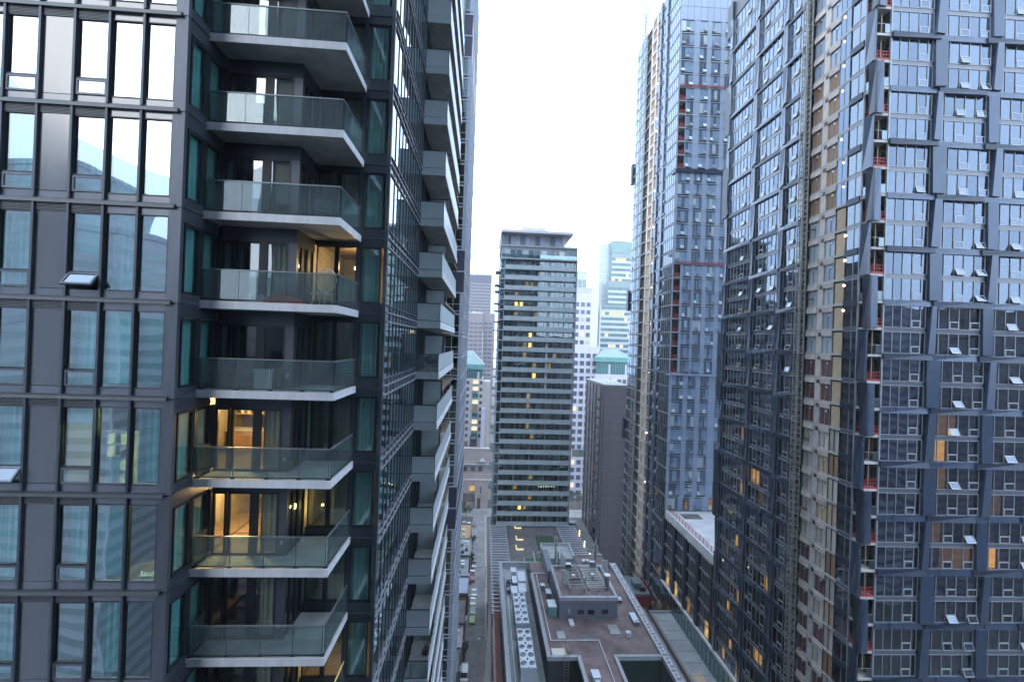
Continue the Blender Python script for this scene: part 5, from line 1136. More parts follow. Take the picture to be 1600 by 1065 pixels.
# ================================================================== tower B behind, with its blue panelled front
tb = Thing('panel_tower', 'tall blue-grey panelled tower rising behind the dark gridded tower', 'tower', (50, 118, 0), frame=1)
BY, BX = 101.0, 41.2; FB = 3.13
r = random.Random(31)
def zb_(i): return 50.2 + FB * i
NB = 39
for i in range(NB):
    z = zb_(i); over = i >= 10 and i < 25 or i >= 26
    tb.box('floor_band', (BX + 0.0, BY - 0.06, z - 0.12), (60, BY + 0.1, z + 0.06), 'tower_slab' if i % 2 else 'grey_panel')
    # column layout depends on the block
    if i < 1: cols = [(0.7, 2.9), (4.0, 5.6), (6.6, 8.6), (10.0, 11.5)]
    elif i < 10: cols = [(0.6, 3.2), (4.3, 6.1), (7.2, 9.2), (10.8, 12.4)]
    elif i < 18: cols = [(2.3, 4.4), (5.0, 6.9), (7.9, 9.9), (10.9, 12.5)]
    elif i < 25: cols = [(0.5, 3.2), (4.2, 6.2), (7.3, 9.4), (10.6, 12.4)]
    elif i < 31: cols = [(1.9, 3.5), (5.0, 6.8), (7.6, 9.8), (10.9, 12.4)]
    elif i < 36: cols = [(0.3, 3.2), (4.6, 6.3), (7.4, 9.6), (10.6, 12.4)]
    else: cols = []
    prev = BX + (1.75 if (10 <= i < 18 or 25 <= i < 31) else 0.0)
    for (c0, c1) in cols:
        a, b = BX + c0, BX + c1
        if a > prev + 0.05: tb.box('wall_panel', (prev, BY - 0.02, z + 0.06), (a - 0.02, BY + 0.08, z + FB - 0.12), 'grey_panel')
        prev = b
        n = 3 if c1 - c0 > 1.8 else 2; w = (b - a) / n
        top = z + FB - 0.35; bot = z + 0.45
        for q in range(n):
            x0 = a + q * w
            if r.random() < 0.12: tb.box('window_pane', (x0 + 0.04, BY + 0.02, bot), (x0 + w - 0.04, BY + 0.04, top), 'pale_glass')
            else: tb.box('window_pane', (x0 + 0.04, BY + 0.02, bot), (x0 + w - 0.04, BY + 0.04, top), 'panel_glass' if r.random() < .55 else 'panel_glass_dark')
            tb.box('mullion', (x0 - 0.03, BY - 0.03, bot), (x0 + 0.03, BY + 0.06, top), 'pale_frame')
        q = r.choice(range(n)) if n > 1 else 0
        x0 = a + q * w; h = 0.75; wv = w - 0.08
        tb.add('window_sash', ('tbs', round(wv, 2)), bb((-wv / 2, -0.02, -h), (wv / 2, 0.02, 0)), 'pale_glass' if r.random() < .45 else 'spandrel_glass', Vector((x0 + w / 2, BY - 0.03, bot + h)) - tb.base, (R_(-22), 0, 0), 0.8)
        tb.box('sill', (a, BY - 0.05, bot - 0.08), (b, BY + 0.06, bot), 'pale_frame')
    if cols: tb.box('wall_panel', (prev + 0.02, BY - 0.02, z + 0.06), (60, BY + 0.08, z + FB - 0.12), 'grey_panel')
    else:
        for q in range(12): tb.box('wall_panel', (BX + q * 1.55, BY - 0.02, z + 0.06), (BX + q * 1.55 + 1.5, BY + 0.08, z + FB - 0.12), 'grey_panel')
    if 10 <= i < 18 or 25 <= i < 31:   # corner balconies
        tb.box('balcony_slab', (BX, BY - 0.05, z - 0.12), (BX + 1.75, BY + 2.2, z + 0.1), 'slab_edge')
        tb.box('recess_wall', (BX + 0.1, BY + 2.0, z + 0.1), (BX + 1.75, BY + 2.1, z + FB - 0.12), 'room_dark')
        for h_ in (0.3, 0.65, 1.0): tb.box('guard_rail', (BX + 0.1, BY + 0.0, z + h_), (BX + 1.7, BY + 0.05, z + h_ + 0.1), 'red_rail')
        for q in range(4): tb.box('guard_post', (BX + 0.15 + q * 0.48, BY + 0.02, z + 0.1), (BX + 0.22 + q * 0.48, BY + 0.08, z + 1.1), 'red_rail')
        tb.box('corner_post', (BX - 0.02, BY - 0.05, z + 0.1), (BX + 0.15, BY + 0.1, z + FB - 0.12), 'pale_frame')
    if i in (18, 31):
        for q in range(8): tb.box('guard_rail', (BX + 0.3 + q * 1.5, BY - 0.25, z + 0.5), (BX + 1.7 + q * 1.5, BY - 0.2, z + 0.6), 'red_rail'); tb.box('guard_post', (BX + 0.3 + q * 1.5, BY - 0.25, z + 0.1), (BX + 0.38 + q * 1.5, BY - 0.2, z + 0.6), 'red_rail')
        tb.box('toe_board', (BX + 0.2, BY - 0.3, z + 0.08), (BX + 12, BY - 0.25, z + 0.3), 'red_rail')
tb.box('overhang', (BX - 0.3, BY - 0.5, zb_(25) - 0.9), (60, BY + 2, zb_(25) - 0.1), 'blue_panel_dark', force=True)
tb.box('overhang', (BX - 0.1, BY - 0.4, zb_(10) - 0.5), (60, BY + 2, zb_(10) - 0.15), 'grey_panel', force=True)
for (x0, x1) in ((0.7, 2.8), (4.3, 6.0)):
    tb.box('canopy_strut', (BX + x0, BY - 0.3, zb_(2) - 0.95), (BX + x1, BY - 0.1, zb_(2) - 0.8), 'dark_frame', rot=(0, R_(-8 if x0 < 2 else 8), 0), force=True)
tb.box('doorway', (BX + 4.1, BY - 0.08, 50.3), (BX + 5.4, BY - 0.03, 52.6), 'room_dark', force=True); tb.box('lit_room', (BX + 4.6, BY - 0.10, 50.5), (BX + 5.1, BY - 0.085, 52.2), 'lit_dim', force=True)
tb.box('lit_room', (BX + 10.2, BY - 0.06, 50.4), (BX + 11.3, BY - 0.04, 53.0), 'lit_dim', force=True)
# street (left) face
ZTOP = 174.6
for i in range(-16, 40):
    z = zb_(i); up = z > 50
    dbl = i % 2 == 0
    def pb(ya, yb, n):
        w = (yb - ya) / n
        for q in range(n):
            tb.box('street_pane', (BX + 0.02, ya + q * w + 0.06, z + 0.35), (BX + 0.04, ya + (q + 1) * w - 0.06, z + FB - 0.3), 'g_side')
            tb.box('mullion', (BX - 0.05, ya + q * w - 0.05, z + 0.1), (BX + 0.08, ya + q * w + 0.05, z + FB - 0.1), 'pale_frame')
            if q == n - 1 and r.random() < .5: tb.add('window_sash', ('tbx',), bb((-0.02, -0.45, -0.75), (0.02, 0.45, 0)), 'pale_frame', Vector((BX - 0.04, ya + (q + .5) * w, z + 1.1)) - tb.base, (0, R_(20), 0), 0.8)
    pb(101.4, 108.2, 6); pb(109.4, 112.2, 2)
    tb.box('ledge', (BX - 0.08, 101.0, z - (0.3 if dbl else 0.1)), (BX + 0.1, 112.3, z + (0.3 if dbl else 0.08)), 'blue_panel' if dbl else 'pale_frame')
    if dbl and i + 2 <= 40:
        for yy in (108.25, 112.3): tb.box('pilaster_panel', (BX - 0.3, yy, z + 0.3), (BX + 0.1, yy + 1.1, z + 2 * FB - 0.3), 'blue_panel')
    # construction strip
    tb.box('slab_edge', (BX - 0.1, 113.4, z - 0.14), (BX + 0.3, 121.5, z + 0.14), 'slab_edge')
    tb.box('door_panel', (BX + 0.1, 113.5, z + 0.14), (BX + 0.16, 115.4, z + 2.6), ['g_blue', 'plywood', 'interior_brown'][(i * 7) % 3] if i > 12 else ['plywood', 'rust_beam', 'plywood'][i % 3])
    tb.box('pier', (BX - 0.05, 115.5, z + 0.14), (BX + 0.3, 116.4, z + FB - 0.14), 'pier_white'); tb.box('door_panel', (BX + 0.1, 116.5, z + 0.14), (BX + 0.15, 118.8, z + 2.6), 'insulation' if i < 20 else 'plywood')
    tb.box('membrane_flap', (BX - 0.15, 116.4, z + 2.4), (BX - 0.02, 118.8, z + 2.9), 'pier_white'); tb.box('pier', (BX - 0.05, 119.0, z + 0.14), (BX + 0.3, 120, z + FB - 0.14), 'plastic_sheet')
    pb(123.6, 132.4, 5); tb.box('ledge', (BX - 0.08, 121.6, z - 0.15), (BX + 0.1, 132.6, z + 0.15), 'grey_panel')
    tb.box('interior_floor', (BX + 0.15, 101.3, z - 0.1), (BX + 4, 132.5, z + 0.1), 'interior_grey')
tb.box('core', (BX + 3.5, BY + 2.5, 0), (62, 133, ZTOP - 0.4), 'interior_brown', force=True)
tb.box('back_core', (BX + 0.5, 112.4, 0), (BX + 3.4, 132.4, ZTOP - 0.6), 'interior_brown', force=True)
for i in range(3): tb.box('corner_fin', (BX - 0.5, 132.6, 60 + i * 38), (BX + 0.6, 134.2, 66 + i * 38), 'blue_panel_dark')
tb.box('front_base', (BX + 0.1, BY, 0), (60, BY + 0.5, 50), 'dark_wall', force=True)
tb.box('roof', (BX, BY, ZTOP - 0.4), (62, 133, ZTOP), 'grey_panel', force=True)
tb.box('lift_shaft_top', (BX + 0.3, 114, ZTOP), (BX + 5, 119.5, ZTOP + 4), 'pier_white', force=True)
tb.done(5.5)
hoist('thin lattice hoist mast on the far end of the panelled tower', 39.9, 122.5, 10, 181, 1.1, 2.0, 'galv', 12)
hoist('grey lattice crane mast rising above the far end of the panelled tower', 43.4, 136, 60, 235, 1.5, 2.2, 'steel', 0)
for n_, (i, y) in enumerate(((33, 114.8), (30, 114.6), (29, 114.6), (24, 114.2), (21, 114.2), (18, 114.0), (16, 114.0), (13, 113.6), (10, 113.6), (9, 113.6), (4, 114.6), (0, 114.2))):
    t = Thing('work_light', 'x', 'lamp', (BX - 0.1, y, zb_(i) + 2.4), frame=1, group='work lamps on the panelled tower'); WL2.append((zb_(i), t))
    t.box('bulb', (BX - 0.2, y - 0.14, zb_(i) + 2.3), (BX + 0.05, y + 0.14, zb_(i) + 2.55), 'bulb', force=True); t.box('holder', (BX - 0.1, y - 0.04, zb_(i) + 2.55), (BX, y + 0.04, zb_(i) + 2.95), 'black_metal', force=True); t.done()

for L_, tail in ((WL1, 'glowing work lamp from the top on the unclad strip beside the hoist mast'), (WL2, 'glowing work lamp from the top on the side of the panelled tower')):
    L_.sort(key=lambda q: -q[0])
    for q, (zz, t) in enumerate(L_):
        o_ = ORD[q] if q < len(L_) - 1 else 'lowest'
        t.e['label'] = (o_ + ' ' + tail) if o_ not in ('topmost', 'lowest') else (o_ + ' ' + tail.replace(' from the top', ''))

# ================================================================== connecting block with white roof
cb = Thing('connecting_block', 'dark block with white membrane roof and red guard rail between the right hand towers', 'building', (50, 90, 0), frame=1)
r = random.Random(41)
ROOFZ = 50.0
cb.box('roof_membrane', (XF + 0.3, 79.0, ROOFZ - 0.3), (62, BY - 0.1, ROOFZ), 'snow_membrane', force=True)
cb.box('white_edge', (XF - 0.12, 79.0, ROOFZ - 1.5), (XF + 0.3, BY, ROOFZ + 0.25), 'snow_membrane', force=True)
for i in range(14): cb.box('guard_post', (XF + 0.5, 79.4 + i * 1.55, ROOFZ), (XF + 0.57, 79.46 + i * 1.55, ROOFZ + 1.1), 'red_rail')
for h_ in (0.25, 0.65, 1.05): cb.box('guard_rail', (XF + 0.48, 79.2, ROOFZ + h_), (XF + 0.55, 100.8, ROOFZ + h_ + 0.07), 'red_rail')
cb.box('roof_debris', (XF + 2.5, 96.5, ROOFZ), (XF + 6.5, 99.0, ROOFZ + 0.15), 'interior_grey'); cb.box('roof_debris', (XF + 5, 83, ROOFZ), (XF + 6.2, 84.2, ROOFZ + 0.2), 'steel')
for q in range(9):
    a = q * 0.35; cb.box('guard_post', (XF + 7.5 + 1.6 * math.cos(a), 87.5 + 1.6 * math.sin(a), ROOFZ), (XF + 7.58 + 1.6 * math.cos(a), 87.58 + 1.6 * math.sin(a), ROOFZ + 1.4), 'red_rail')
cb.box('red_tank', (XF + 6.9, 86.6, ROOFZ), (XF + 8.6, 88.2, ROOFZ + 1.5), 'red_paint')
LT = {(2, 0): 1}
cells = [(80.0, 84.2), (85.3, 89.6), (90.7, 95.2), (96.3, 100.9)]
for i in range(6):
    z = ROOFZ - 1.5 - (i + 1) * 2.95
    if z < 32: break
    for ci, (ya, yb) in enumerate(cells):
        n = 4; w = (yb - ya) / n
        for q in range(n):
            cb.box('street_pane', (XF + 0.02, ya + q * w + 0.05, z + 0.35), (XF + 0.04, ya + (q + 1) * w - 0.05, z + 2.65), 'g_side')
            cb.box('mullion', (XF - 0.04, ya + q * w - 0.03, z + 0.1), (XF + 0.07, ya + q * w + 0.03, z + 2.8), 'pale_frame')
            if r.random() < 0.4: cb.box('white_blind', (XF - 0.05, ya + q * w + 0.05, z + 2.65), (XF, ya + (q + 1) * w - 0.05, z + 2.85), 'pale_frame')
            if i == 4 and r.random() < 0.5: cb.box('lit_room', (XF + 0.4, ya + q * w, z + 0.2), (XF + 0.42, ya + (q + 1) * w, z + 2.6), 'lit_yellow' if r.random() < .6 else 'lit_dim')
        cb.box('ledge', (XF - 0.06, ya, z - 0.03), (XF + 0.1, yb, z + 0.04), 'pale_frame'); cb.box('ledge', (XF - 0.06, ya, z + 0.28), (XF + 0.1, yb, z + 0.34), 'pale_frame')
        cb.box('pilaster_panel', (XF - 0.35, yb + 0.02, z), (XF + 0.1, yb + 1.05, z + 2.95), 'blue_panel_dark')
cb.box('core', (XF + 0.6, 79.1, 0), (62, BY - 0.3, ROOFZ - 0.4), 'interior_brown', force=True)
cb.done(5)
# base storeys with amber windows below the street faces, and glass wall
bs = Thing('glass_base', 'glass street wall with a white capping along the foot of the right hand towers', 'building', (XF, 75, 0), frame=1)
r = random.Random(43)
bs.box('white_cap', (XF - 0.55, 30, 33.9), (XF - 0.05, 101.5, 34.3), 'snow_membrane', force=True)
y = 32.0
while y < 101:
    w = 1.5
    bs.box('glass_panel', (XF - 0.35, y + 0.03, 29.9), (XF - 0.33, y + w - 0.03, 33.9), 'g_podium')
    bs.box('fin', (XF - 0.42, y - 0.03, 29.9), (XF - 0.28, y + 0.03, 33.9), 'steel'); y += w
y = 47.0
while y < 101:
    if r.random() < 0.34: bs.box('lit_room', (XF - 0.02, y + 0.1, 34.5), (XF + 0.0, y + 1.35, 37.4), 'lit_yellow' if r.random() < .7 else 'lit_dim')
    y += 1.5
bs.box('dark_backing', (XF - 0.2, 30, 0), (XF - 0.08, 101.5, 33.8), 'green_dark', force=True)
bs.done(5)
rh = Thing('hoist_platform', 'red painted hoist platform standing between the podium and the panelled tower', 'platform', (38, 108, 20), frame=1)
rh.box('deck', (35.5, 104, 29.0), (39.5, 112, 29.4), 'steel', force=True); rh.box('front_board', (35.5, 103.9, 26.4), (39.5, 104, 29.0), 'red_paint', force=True); rh.box('side_board', (39.5, 104, 26.4), (39.6, 112, 29.6), 'red_paint', force=True)
for x in (35.6, 39.4):
    for yy in (104.1, 111.9): rh.box('leg', (x - 0.1, yy - 0.1, 0), (x + 0.1, yy + 0.1, 29), 'rust_beam', force=True)
for zz in (6, 12, 18, 24): rh.box('brace', (35.6, 104.05, zz), (39.4, 104.15, zz + 0.2), 'rust_beam', force=True)
rh.box('winch', (36.3, 106, 29.4), (38.2, 108.5, 30.8), 'pent_wall', force=True); rh.box('winch_drum', (37.5, 105, 29.4), (38.8, 105.8, 30.3), 'black_metal', force=True); rh.done()
# ================================================================== buildings beyond
def grid_tower(label, x0, x1, y0, y1, z0, z1, wall, win, fh, bay, sill=0.35, head=0.25, pier=0.3, name='office_tower', cat='tower', top=0, lit=0.0, litm=('lit_warm_white', 'lit_dim'), sides='f', seed=1, bot=0, frame=0):
    t = Thing(name, label, cat, ((x0 + x1) / 2, (y0 + y1) / 2, 0), frame=frame); r = random.Random(seed)
    t.box('wall', (x0, y0, z0), (x1, y1, z1), wall, force=True)
    nf = int((z1 - z0 - top - bot) / fh); nb = max(1, round((x1 - x0) / bay)); w = (x1 - x0) / nb
    for i in range(nf):
        z = z0 + bot + i * fh
        for j in range(nb):
            if 'f' in sides:
                a = x0 + j * w + pier; b = x0 + (j + 1) * w - pier
                m = win if r.random() >= lit else r.choice(litm)
                t.box('window', (a, y0 - 0.12, z + sill), (b, y0 + 0.02 if False else y0 - 0.02, z + fh - head), m)
        if 'l' in sides:
            nl = max(1, round((y1 - y0) / bay)); wl_ = (y1 - y0) / nl
            for j in range(nl): t.box('side_window', (x0 - 0.12, y0 + j * wl_ + pier, z + sill), (x0 - 0.02, y0 + (j + 1) * wl_ - pier, z + fh - head), win)
        if pier < 0.2:
            t.box('floor_band', (x0 - 0.1, y0 - 0.25, z - head), (x1 + 0.1, y0 - 0.12, z + sill), wall)
    t.box('coping', (x0 - 0.3, y0 - 0.3, z1), (x1 + 0.3, y1 + 0.3, z1 + 0.5), wall, force=True)
    return t
# white precast grid tower right of the middle tower
t = grid_tower('white precast office tower with a grid of square windows right of the middle tower', 50.5, 60.4, 255, 275, 0, 119.8, 'precast_white', 'far_window', 4.35, 3.6, 0.9, 1.1, 0.55, lit=0.10, litm=('lit_far', 'far_window_teal', 'precast_beige'), seed=3, top=3)
t.box('lower_wing', (49.5, 254.4, 0), (65.4, 272, 87.2), 'precast_white', force=True)
r = random.Random(6)
for i in range(19):
    for j in range(4):
        z = 84.6 - (i + 1) * 4.35
        if z > 20 or True:
            if 22 < z < 27: t.box('window', (52 + j * 3.5, 254.2, z), (55.4 + j * 3.5, 254.38, z + 4), 'far_window_teal' if j else 'brown_brick'); continue
            t.box('window', (51.0 + j * 3.65, 254.2, z), (53.4 + j * 3.65, 254.38, z + 2.5), r.choice(['far_window', 'far_window', 'far_window_teal', 'far_window', 'lit_far' if r.random() < .4 else 'far_window']))
for i in range(8): t.box('cornice_block', (50.5 + i * 1.25, 254.7, 118), (51.2 + i * 1.25, 255, 119.6), 'precast_white')
t.done(4)
# green glass stepped office tower
t = Thing('office_tower', 'stepped pale green glass office tower with lit floors behind the right hand towers', 'tower', (98, 350, 0)); r = random.Random(9)
def bands(x0, x1, y, z0, z1, fh=3.9, n=8):
    i = 0; z = z0
    while z + fh < z1:
        w = (x1 - x0) / n
        rowlit = r.random() < 0.4
        for j in range(n): 
            q = r.random()
            m = 'lit_far' if rowlit and q < .25 else 'far_window_teal'
            t.box('window', (x0 + j * w + 0.06, y - 0.15, z + 1.0), (x0 + (j + 1) * w - 0.06, y - 0.02, z + 3.2), m)
        t.box('band', (x0 - 0.05, y - 0.25, z - 0.7), (x1 + 0.05, y - 0.02, z + 1.0), 'pale_glass'); z += fh
t.box('shaft', (92.4, 330, 0), (114, 360, 166), 'green_glass', force=True); t.box('crown', (92.2, 329.7, 157.5), (114.2, 360, 166.2), 'copper_green', force=True)
bands(92.6, 114, 330, 84, 157)
t.box('left_shaft', (84.9, 336, 0), (92.4, 360, 165), 'pale_glass', force=True)
for i in range(24): t.box('joint', (84.9, 335.9, 50 + i * 4.6), (92.3, 336, 50.25 + i * 4.6), 'crown_slab')
t.box('mid_step', (89.3, 326, 0), (112, 330, 135.6), 'green_glass', force=True); bands(89.4, 112, 326, 116, 135.5, n=9)
t.box('low_step', (83.6, 322, 0), (112, 326, 117.3), 'green_glass', force=True); bands(83.7, 112, 322, 74, 117, n=10)
t.done(4)
grid_tower('pale blue curved glass tower peeking out right of the middle tower', 61, 67.3, 300, 312, 0, 136.5, 'pale_glass', 'green_glass', 6, 3.2, 0.3, 0.4, 0.25, seed=4).add('rounded_corner', uid(), tube_vf((0, 0, 0), (0, 0, 137.5), 4.2, 14), 'pale_glass', (-1.0, -1.8, 0), (0, 0, 0), 100).done(5)
grid_tower('plain beige tower in the haze between the white and the green glass towers', 90, 97, 380, 395, 0, 131, 'precast_beige', 'grey_stone', 4.2, 2.3, 1.2, 1.2, 0.5, seed=5).done(5)
grid_tower('second beige tower half hidden behind the first', 84, 90, 400, 412, 0, 124, 'precast_cream', 'grey_stone', 4.2, 2.4, 1.3, 1.3, 0.5, seed=15).done(5)
# hipped green roof pavilions
def hip_block(label, x0, x1, y0, y1, z0, z1, body, zr, inset, n, seed):
    t = Thing('hip_roof_block', label, 'building', ((x0 + x1) / 2, (y0 + y1) / 2, 0)); r = random.Random(seed)
    t.box('body', (x0, y0, 0), (x1, y1, z0), body, force=True)
    t.box('glass_storey', (x0 + 0.6, y0 + 0.6, z0), (x1 - 0.6, y1 - 0.6, z1), 'far_window_teal', force=True)
    for i in range(n): t.box('fin', (x0 + 0.7 + i * (x1 - x0 - 1.6) / n, y0 + 0.35, z0), (x0 + 0.95 + i * (x1 - x0 - 1.6) / n, y0 + 0.6, z1), 'teal_metal')
    for q in (0.35, 0.8): t.box('white_shaft', (x0 + (x1 - x0) * q, y0 + 0.1, z0 - 1), (x0 + (x1 - x0) * q + 1.0, y0 + 0.34, z1 - 1.3), 'precast_white')
    t.box('eave', (x0 - 0.3, y0 - 0.3, z1), (x1 + 0.3, y1 + 0.3, z1 + 2.6), 'teal_metal', force=True)
    h = zr - z1 - 2.6; X0, X1, Y0, Y1 = x0 - 0.3, x1 + 0.3, y0 - 0.3, y1 + 0.3
    V = [(X0, Y0, 0), (X1, Y0, 0), (X1, Y1, 0), (X0, Y1, 0), (X0 + inset, Y0 + inset, h), (X1 - inset, Y0 + inset, h), (X1 - inset, Y1 - inset, h), (X0 + inset, Y1 - inset, h)]
    t.add('roof', uid(), (V, [(0, 1, 5, 4), (1, 2, 6, 5), (2, 3, 7, 6), (3, 0, 4, 7), (4, 5, 6, 7)]), 'copper_green', Vector((0, 0, z1 + 2.6)) - t.base, (0, 0, 0), 20, force=True)
    for i in range(10):
        f = (i + 0.5) / 10; xb = X0 + (X1 - X0) * f; xt = X0 + inset + (X1 - X0 - 2 * inset) * f
        t.add('roof_seam', uid(), tube_vf((xb, Y0, 0.05), (xt, Y0 + inset, h + 0.05), 0.09, 4), 'pale_glass', Vector((0, 0, z1 + 2.6)) - t.base, (0, 0, 0), 8)
    return t
t = hip_block('block with a pale green hipped metal roof behind the brown slab tower', 62.8, 84, 250, 266, 71.5, 78.5, 'precast_white', 85.5, 7.0, 22, 3)
for i in range(7): t.box('window', (64 + i * 2.9, 249.85, 66.5), (66 + i * 2.9, 249.97, 68.8), 'far_window_teal' if i % 3 else 'lit_far')
t.box('ribbon', (66, 249.8, 60), (84, 249.95, 65.0), 'far_window_teal'); t.done(4)
t = hip_block('cream block with green hipped roof and yellow lit middle bay left of the middle tower', -16, -0.2, 242, 260, 67.5, 72.5, 'precast_cream', 82, 6.5, 16, 4); r = random.Random(12)
for i in range(9):
    z = 64.5 - i * 3.55
    for x in (-14.5, -11.6, -8.9): t.box('window', (x, 241.85, z), (x + 1.35, 241.97, z + 1.7), r.choice(['far_window', 'far_window_teal', 'far_window', 'grey_stone']))
    for x in (-1.9,): t.box('window', (x, 241.85, z), (x + 1.4, 241.97, z + 1.7), 'far_window')
    t.box('bay_window', (-5.6, 241.6, z + 0.2), (-2.7, 241.97, z + 2.3), ['lit_far', 'lit_far', 'far_window_teal', 'lit_far', 'tan_wood', 'far_window_teal'][i % 6])
    t.box('bay_sill', (-5.8, 241.5, z - 0.75), (-2.5, 241.98, z + 0.1), 'teal_metal')
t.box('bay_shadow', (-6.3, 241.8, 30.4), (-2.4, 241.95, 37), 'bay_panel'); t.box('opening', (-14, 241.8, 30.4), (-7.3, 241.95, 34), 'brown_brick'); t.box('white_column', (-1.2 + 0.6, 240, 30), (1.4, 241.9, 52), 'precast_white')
t.box('side_stair', (-0.2, 243, 0), (3.6, 256, 66), 'precast_cream', force=True); t.done(3)
t = Thing('pink_plinth_block', 'low pinkish precast building with square windows closing the end of the alley', 'building', (-3, 238, 0))
t.box('upper_block', (-30, 238.5, 0), (6, 241.4, 30.6), 'precast_pink', force=True); t.box('lower_block', (-30, 236.4, 0), (6, 238.5, 14.6), 'precast_pink', force=True)
t.box('roof_deck', (-30, 236.5, 22.8), (6, 238.6, 23.0), 'pale_concrete'); t.box('coping', (-30, 238.2, 30.6), (6, 241.5, 31.0), 'precast_cream', force=True); t.box('coping', (-30, 236.2, 14.6), (6, 238.5, 15.0), 'precast_cream', force=True); t.box('string_course', (-30, 238.35, 23.6), (6, 238.5, 24.0), 'precast_cream', force=True); t.box('string_course', (-30, 238.35, 17.2), (6, 238.5, 17.6), 'precast_cream', force=True)
for x in (-13.5, -9.2, -5.0, -1.2): t.box('window', (x, 238.3, 19.0), (x + 2.1, 238.48, 21.3), 'far_window' if x != -5.0 else 'far_window_teal')
t.box('window', (-5.4, 236.3, 9.2), (-2.6, 236.39, 12.0), 'lit_yellow'); t.box('window_sill', (-5.6, 236.2, 8.9), (-2.4, 236.39, 9.2), 'brown_brick')
for i in range(16): t.box('grille_panel', (-12 + i * 0.6, 236.25, 3.6), (-11.5 + i * 0.6, 236.39, 8.0), 'brown_brick')
t.box('column', (-2.3, 235.2, 0), (-1.6, 236.4, 6.8), 'precast_pink'); t.box('doorway', (-1.2, 236.3, 0), (0.6, 236.39, 5.5), 'room_dark'); t.box('pier', (-2.4, 235.8, 6.8), (2.5, 236.4, 13.2), 'precast_pink'); t.box('slot_window', (0.2, 235.7, 8.2), (0.8, 235.79, 11.5), 'far_window')
for i in range(8): t.box('panel_joint', (-14 + i * 2.2, 236.37, 8.2), (-13.95 + i * 2.2, 236.395, 14.5), 'grey_stone')
t.done(3)
t = Thing('awning', 'small pale blue pointed tent on the deck of the pink building', 'tent', (0.8, 237.4, 23.0))
t.add('canopy', uid(), ([(-1.6, -0.8, 1.6), (1.6, -0.8, 1.6), (1.6, 0.8, 1.6), (-1.6, 0.8, 1.6), (0, 0, 3.4)], [(0, 1, 4), (1, 2, 4), (2, 3, 4), (3, 0, 4)]), 'pale_glass', (0, 0, 0), (0, 0, 0), 3, force=True)
for a in ((-1.5, -0.7), (1.5, -0.7), (1.5, 0.7), (-1.5, 0.7)): t.box('pole', (a[0] - .04, a[1] - .04, 0), (a[0] + .04, a[1] + .04, 1.6), 'steel', rel=True)
t.done(1)
grid_tower('dark blue banded office tower far down the street on the left', -22, 5, 520, 548, 100, 164.5, 'grey_stone', 'bronze', 3.6, 27, 1.5, 0.5, 0.1, lit=0.0, seed=6, top=9).box('top_band', (-22.2, 519.6, 155.5), (5.2, 519.8, 164.6), 'bronze', force=True).done(4)
t = Thing('lit_floors', None, None, (0, 0, 0)) if False else None
t = grid_tower('grey stone office slab with rows of window slots in front of the dark blue tower', -20, -2.4, 430, 450, 0, 113.8, 'grey_stone', 'bronze', 4.1, 4.2, 1.5, 0.9, 0.5, seed=7, top=4)
t.box('right_wing', (-2.0, 433, 0), (9, 450, 115), 'grey_stone', force=True)
for i in range(24):
    for j in range(2): t.box('window', (-1.2 + j * 4.2, 432.8, 10 + i * 4.1), (2.2 + j * 4.2, 432.95, 12 + i * 4.1), 'bronze')
r = random.Random(2)
for i in range(12): t.box('roof_clutter', (-18 + i * 1.3, 431, 114.2), (-17.2 + i * 1.3, 433, 114.8 + r.random() * 2), 'crown_slab')
t.done(4)
grid_tower('faint pale tower almost lost in the white sky above the dark blue tower', -20, 15, 800, 830, 0, 229, 'crown_slab', 'precast_white', 4.4, 4.5, 1.2, 1.2, 0.7, seed=8, top=6).done(5)
# brown slab tower right of the podium
t = Thing('brown_tower', 'plain brown-grey slab tower with narrow striped side right of the middle tower', 'tower', (42, 152, 0)); r = random.Random(14)
t.box('blank_wall', (38.3, 140, 0), (46.2, 166, 74.4), 'brown_slab', force=True)
t.box('coping', (38.2, 139.8, 74.4), (46.4, 166, 75.0), 'pale_concrete', force=True)
for i in range(24):
    for j, (ya, yb) in enumerate(((141.5, 143.2), (145, 148.5), (151, 153), (155, 157.5), (160, 162))):
        t.box('side_window', (38.12, ya, 1 + i * 3.0), (38.28, yb, 3.2 + i * 3.0), 'lit_dim' if r.random() < .02 else 'car_glass')
    t.box('balcony', (37.6, 144.8, 0.6 + i * 3.0), (38.28, 149, 0.9 + i * 3.0), 'dark_wall')
for ya in (141, 143.6, 150, 154, 158.6, 163.5): t.box('pier', (37.9, ya, 0), (38.28, ya + 0.8, 74.2), 'brown_slab')
for j in range(26): t.box('panel_joint', (38.3, 139.985, 2.8 * j + 1), (46.2, 139.998, 2.8 * j + 1.05), 'dark_wall')
for i in range(6): t.box('roof_rail', (39 + i * 1.2, 140.5, 75), (39.05 + i * 1.2, 140.55, 76.2), 'steel')
t.done(4)
t = Thing('brick_house', 'low brown brick building with warm lit windows between the terrace and the brown tower', 'building', (31.5, 140, 0)); r = random.Random(17)
t.box('wall', (28.5, 128, 0), (36.5, 160, 25), 'brown_brick', force=True)
for i in range(7):
    for j in range(8): t.box('window', (28.35, 129 + j * 3.8, 2 + i * 3.3), (28.48, 131 + j * 3.8, 4 + i * 3.3), r.choice(['car_glass', 'car_glass', 'lit_amber', 'lit_dim']))
    for j in range(3): t.box('window', (29.2 + j * 2.5, 127.86, 2 + i * 3.3), (30.8 + j * 2.5, 127.98, 4 + i * 3.3), r.choice(['car_glass', 'lit_dim', 'lit_amber']))
for j in range(9): t.box('pier', (28.2, 127.9 + j * 3.8, 0), (28.48, 128.5 + j * 3.8, 25), 'tan_wood')
t.box('roof', (28.3, 127.8, 25), (36.6, 160, 25.3), 'roof_gravel', force=True)
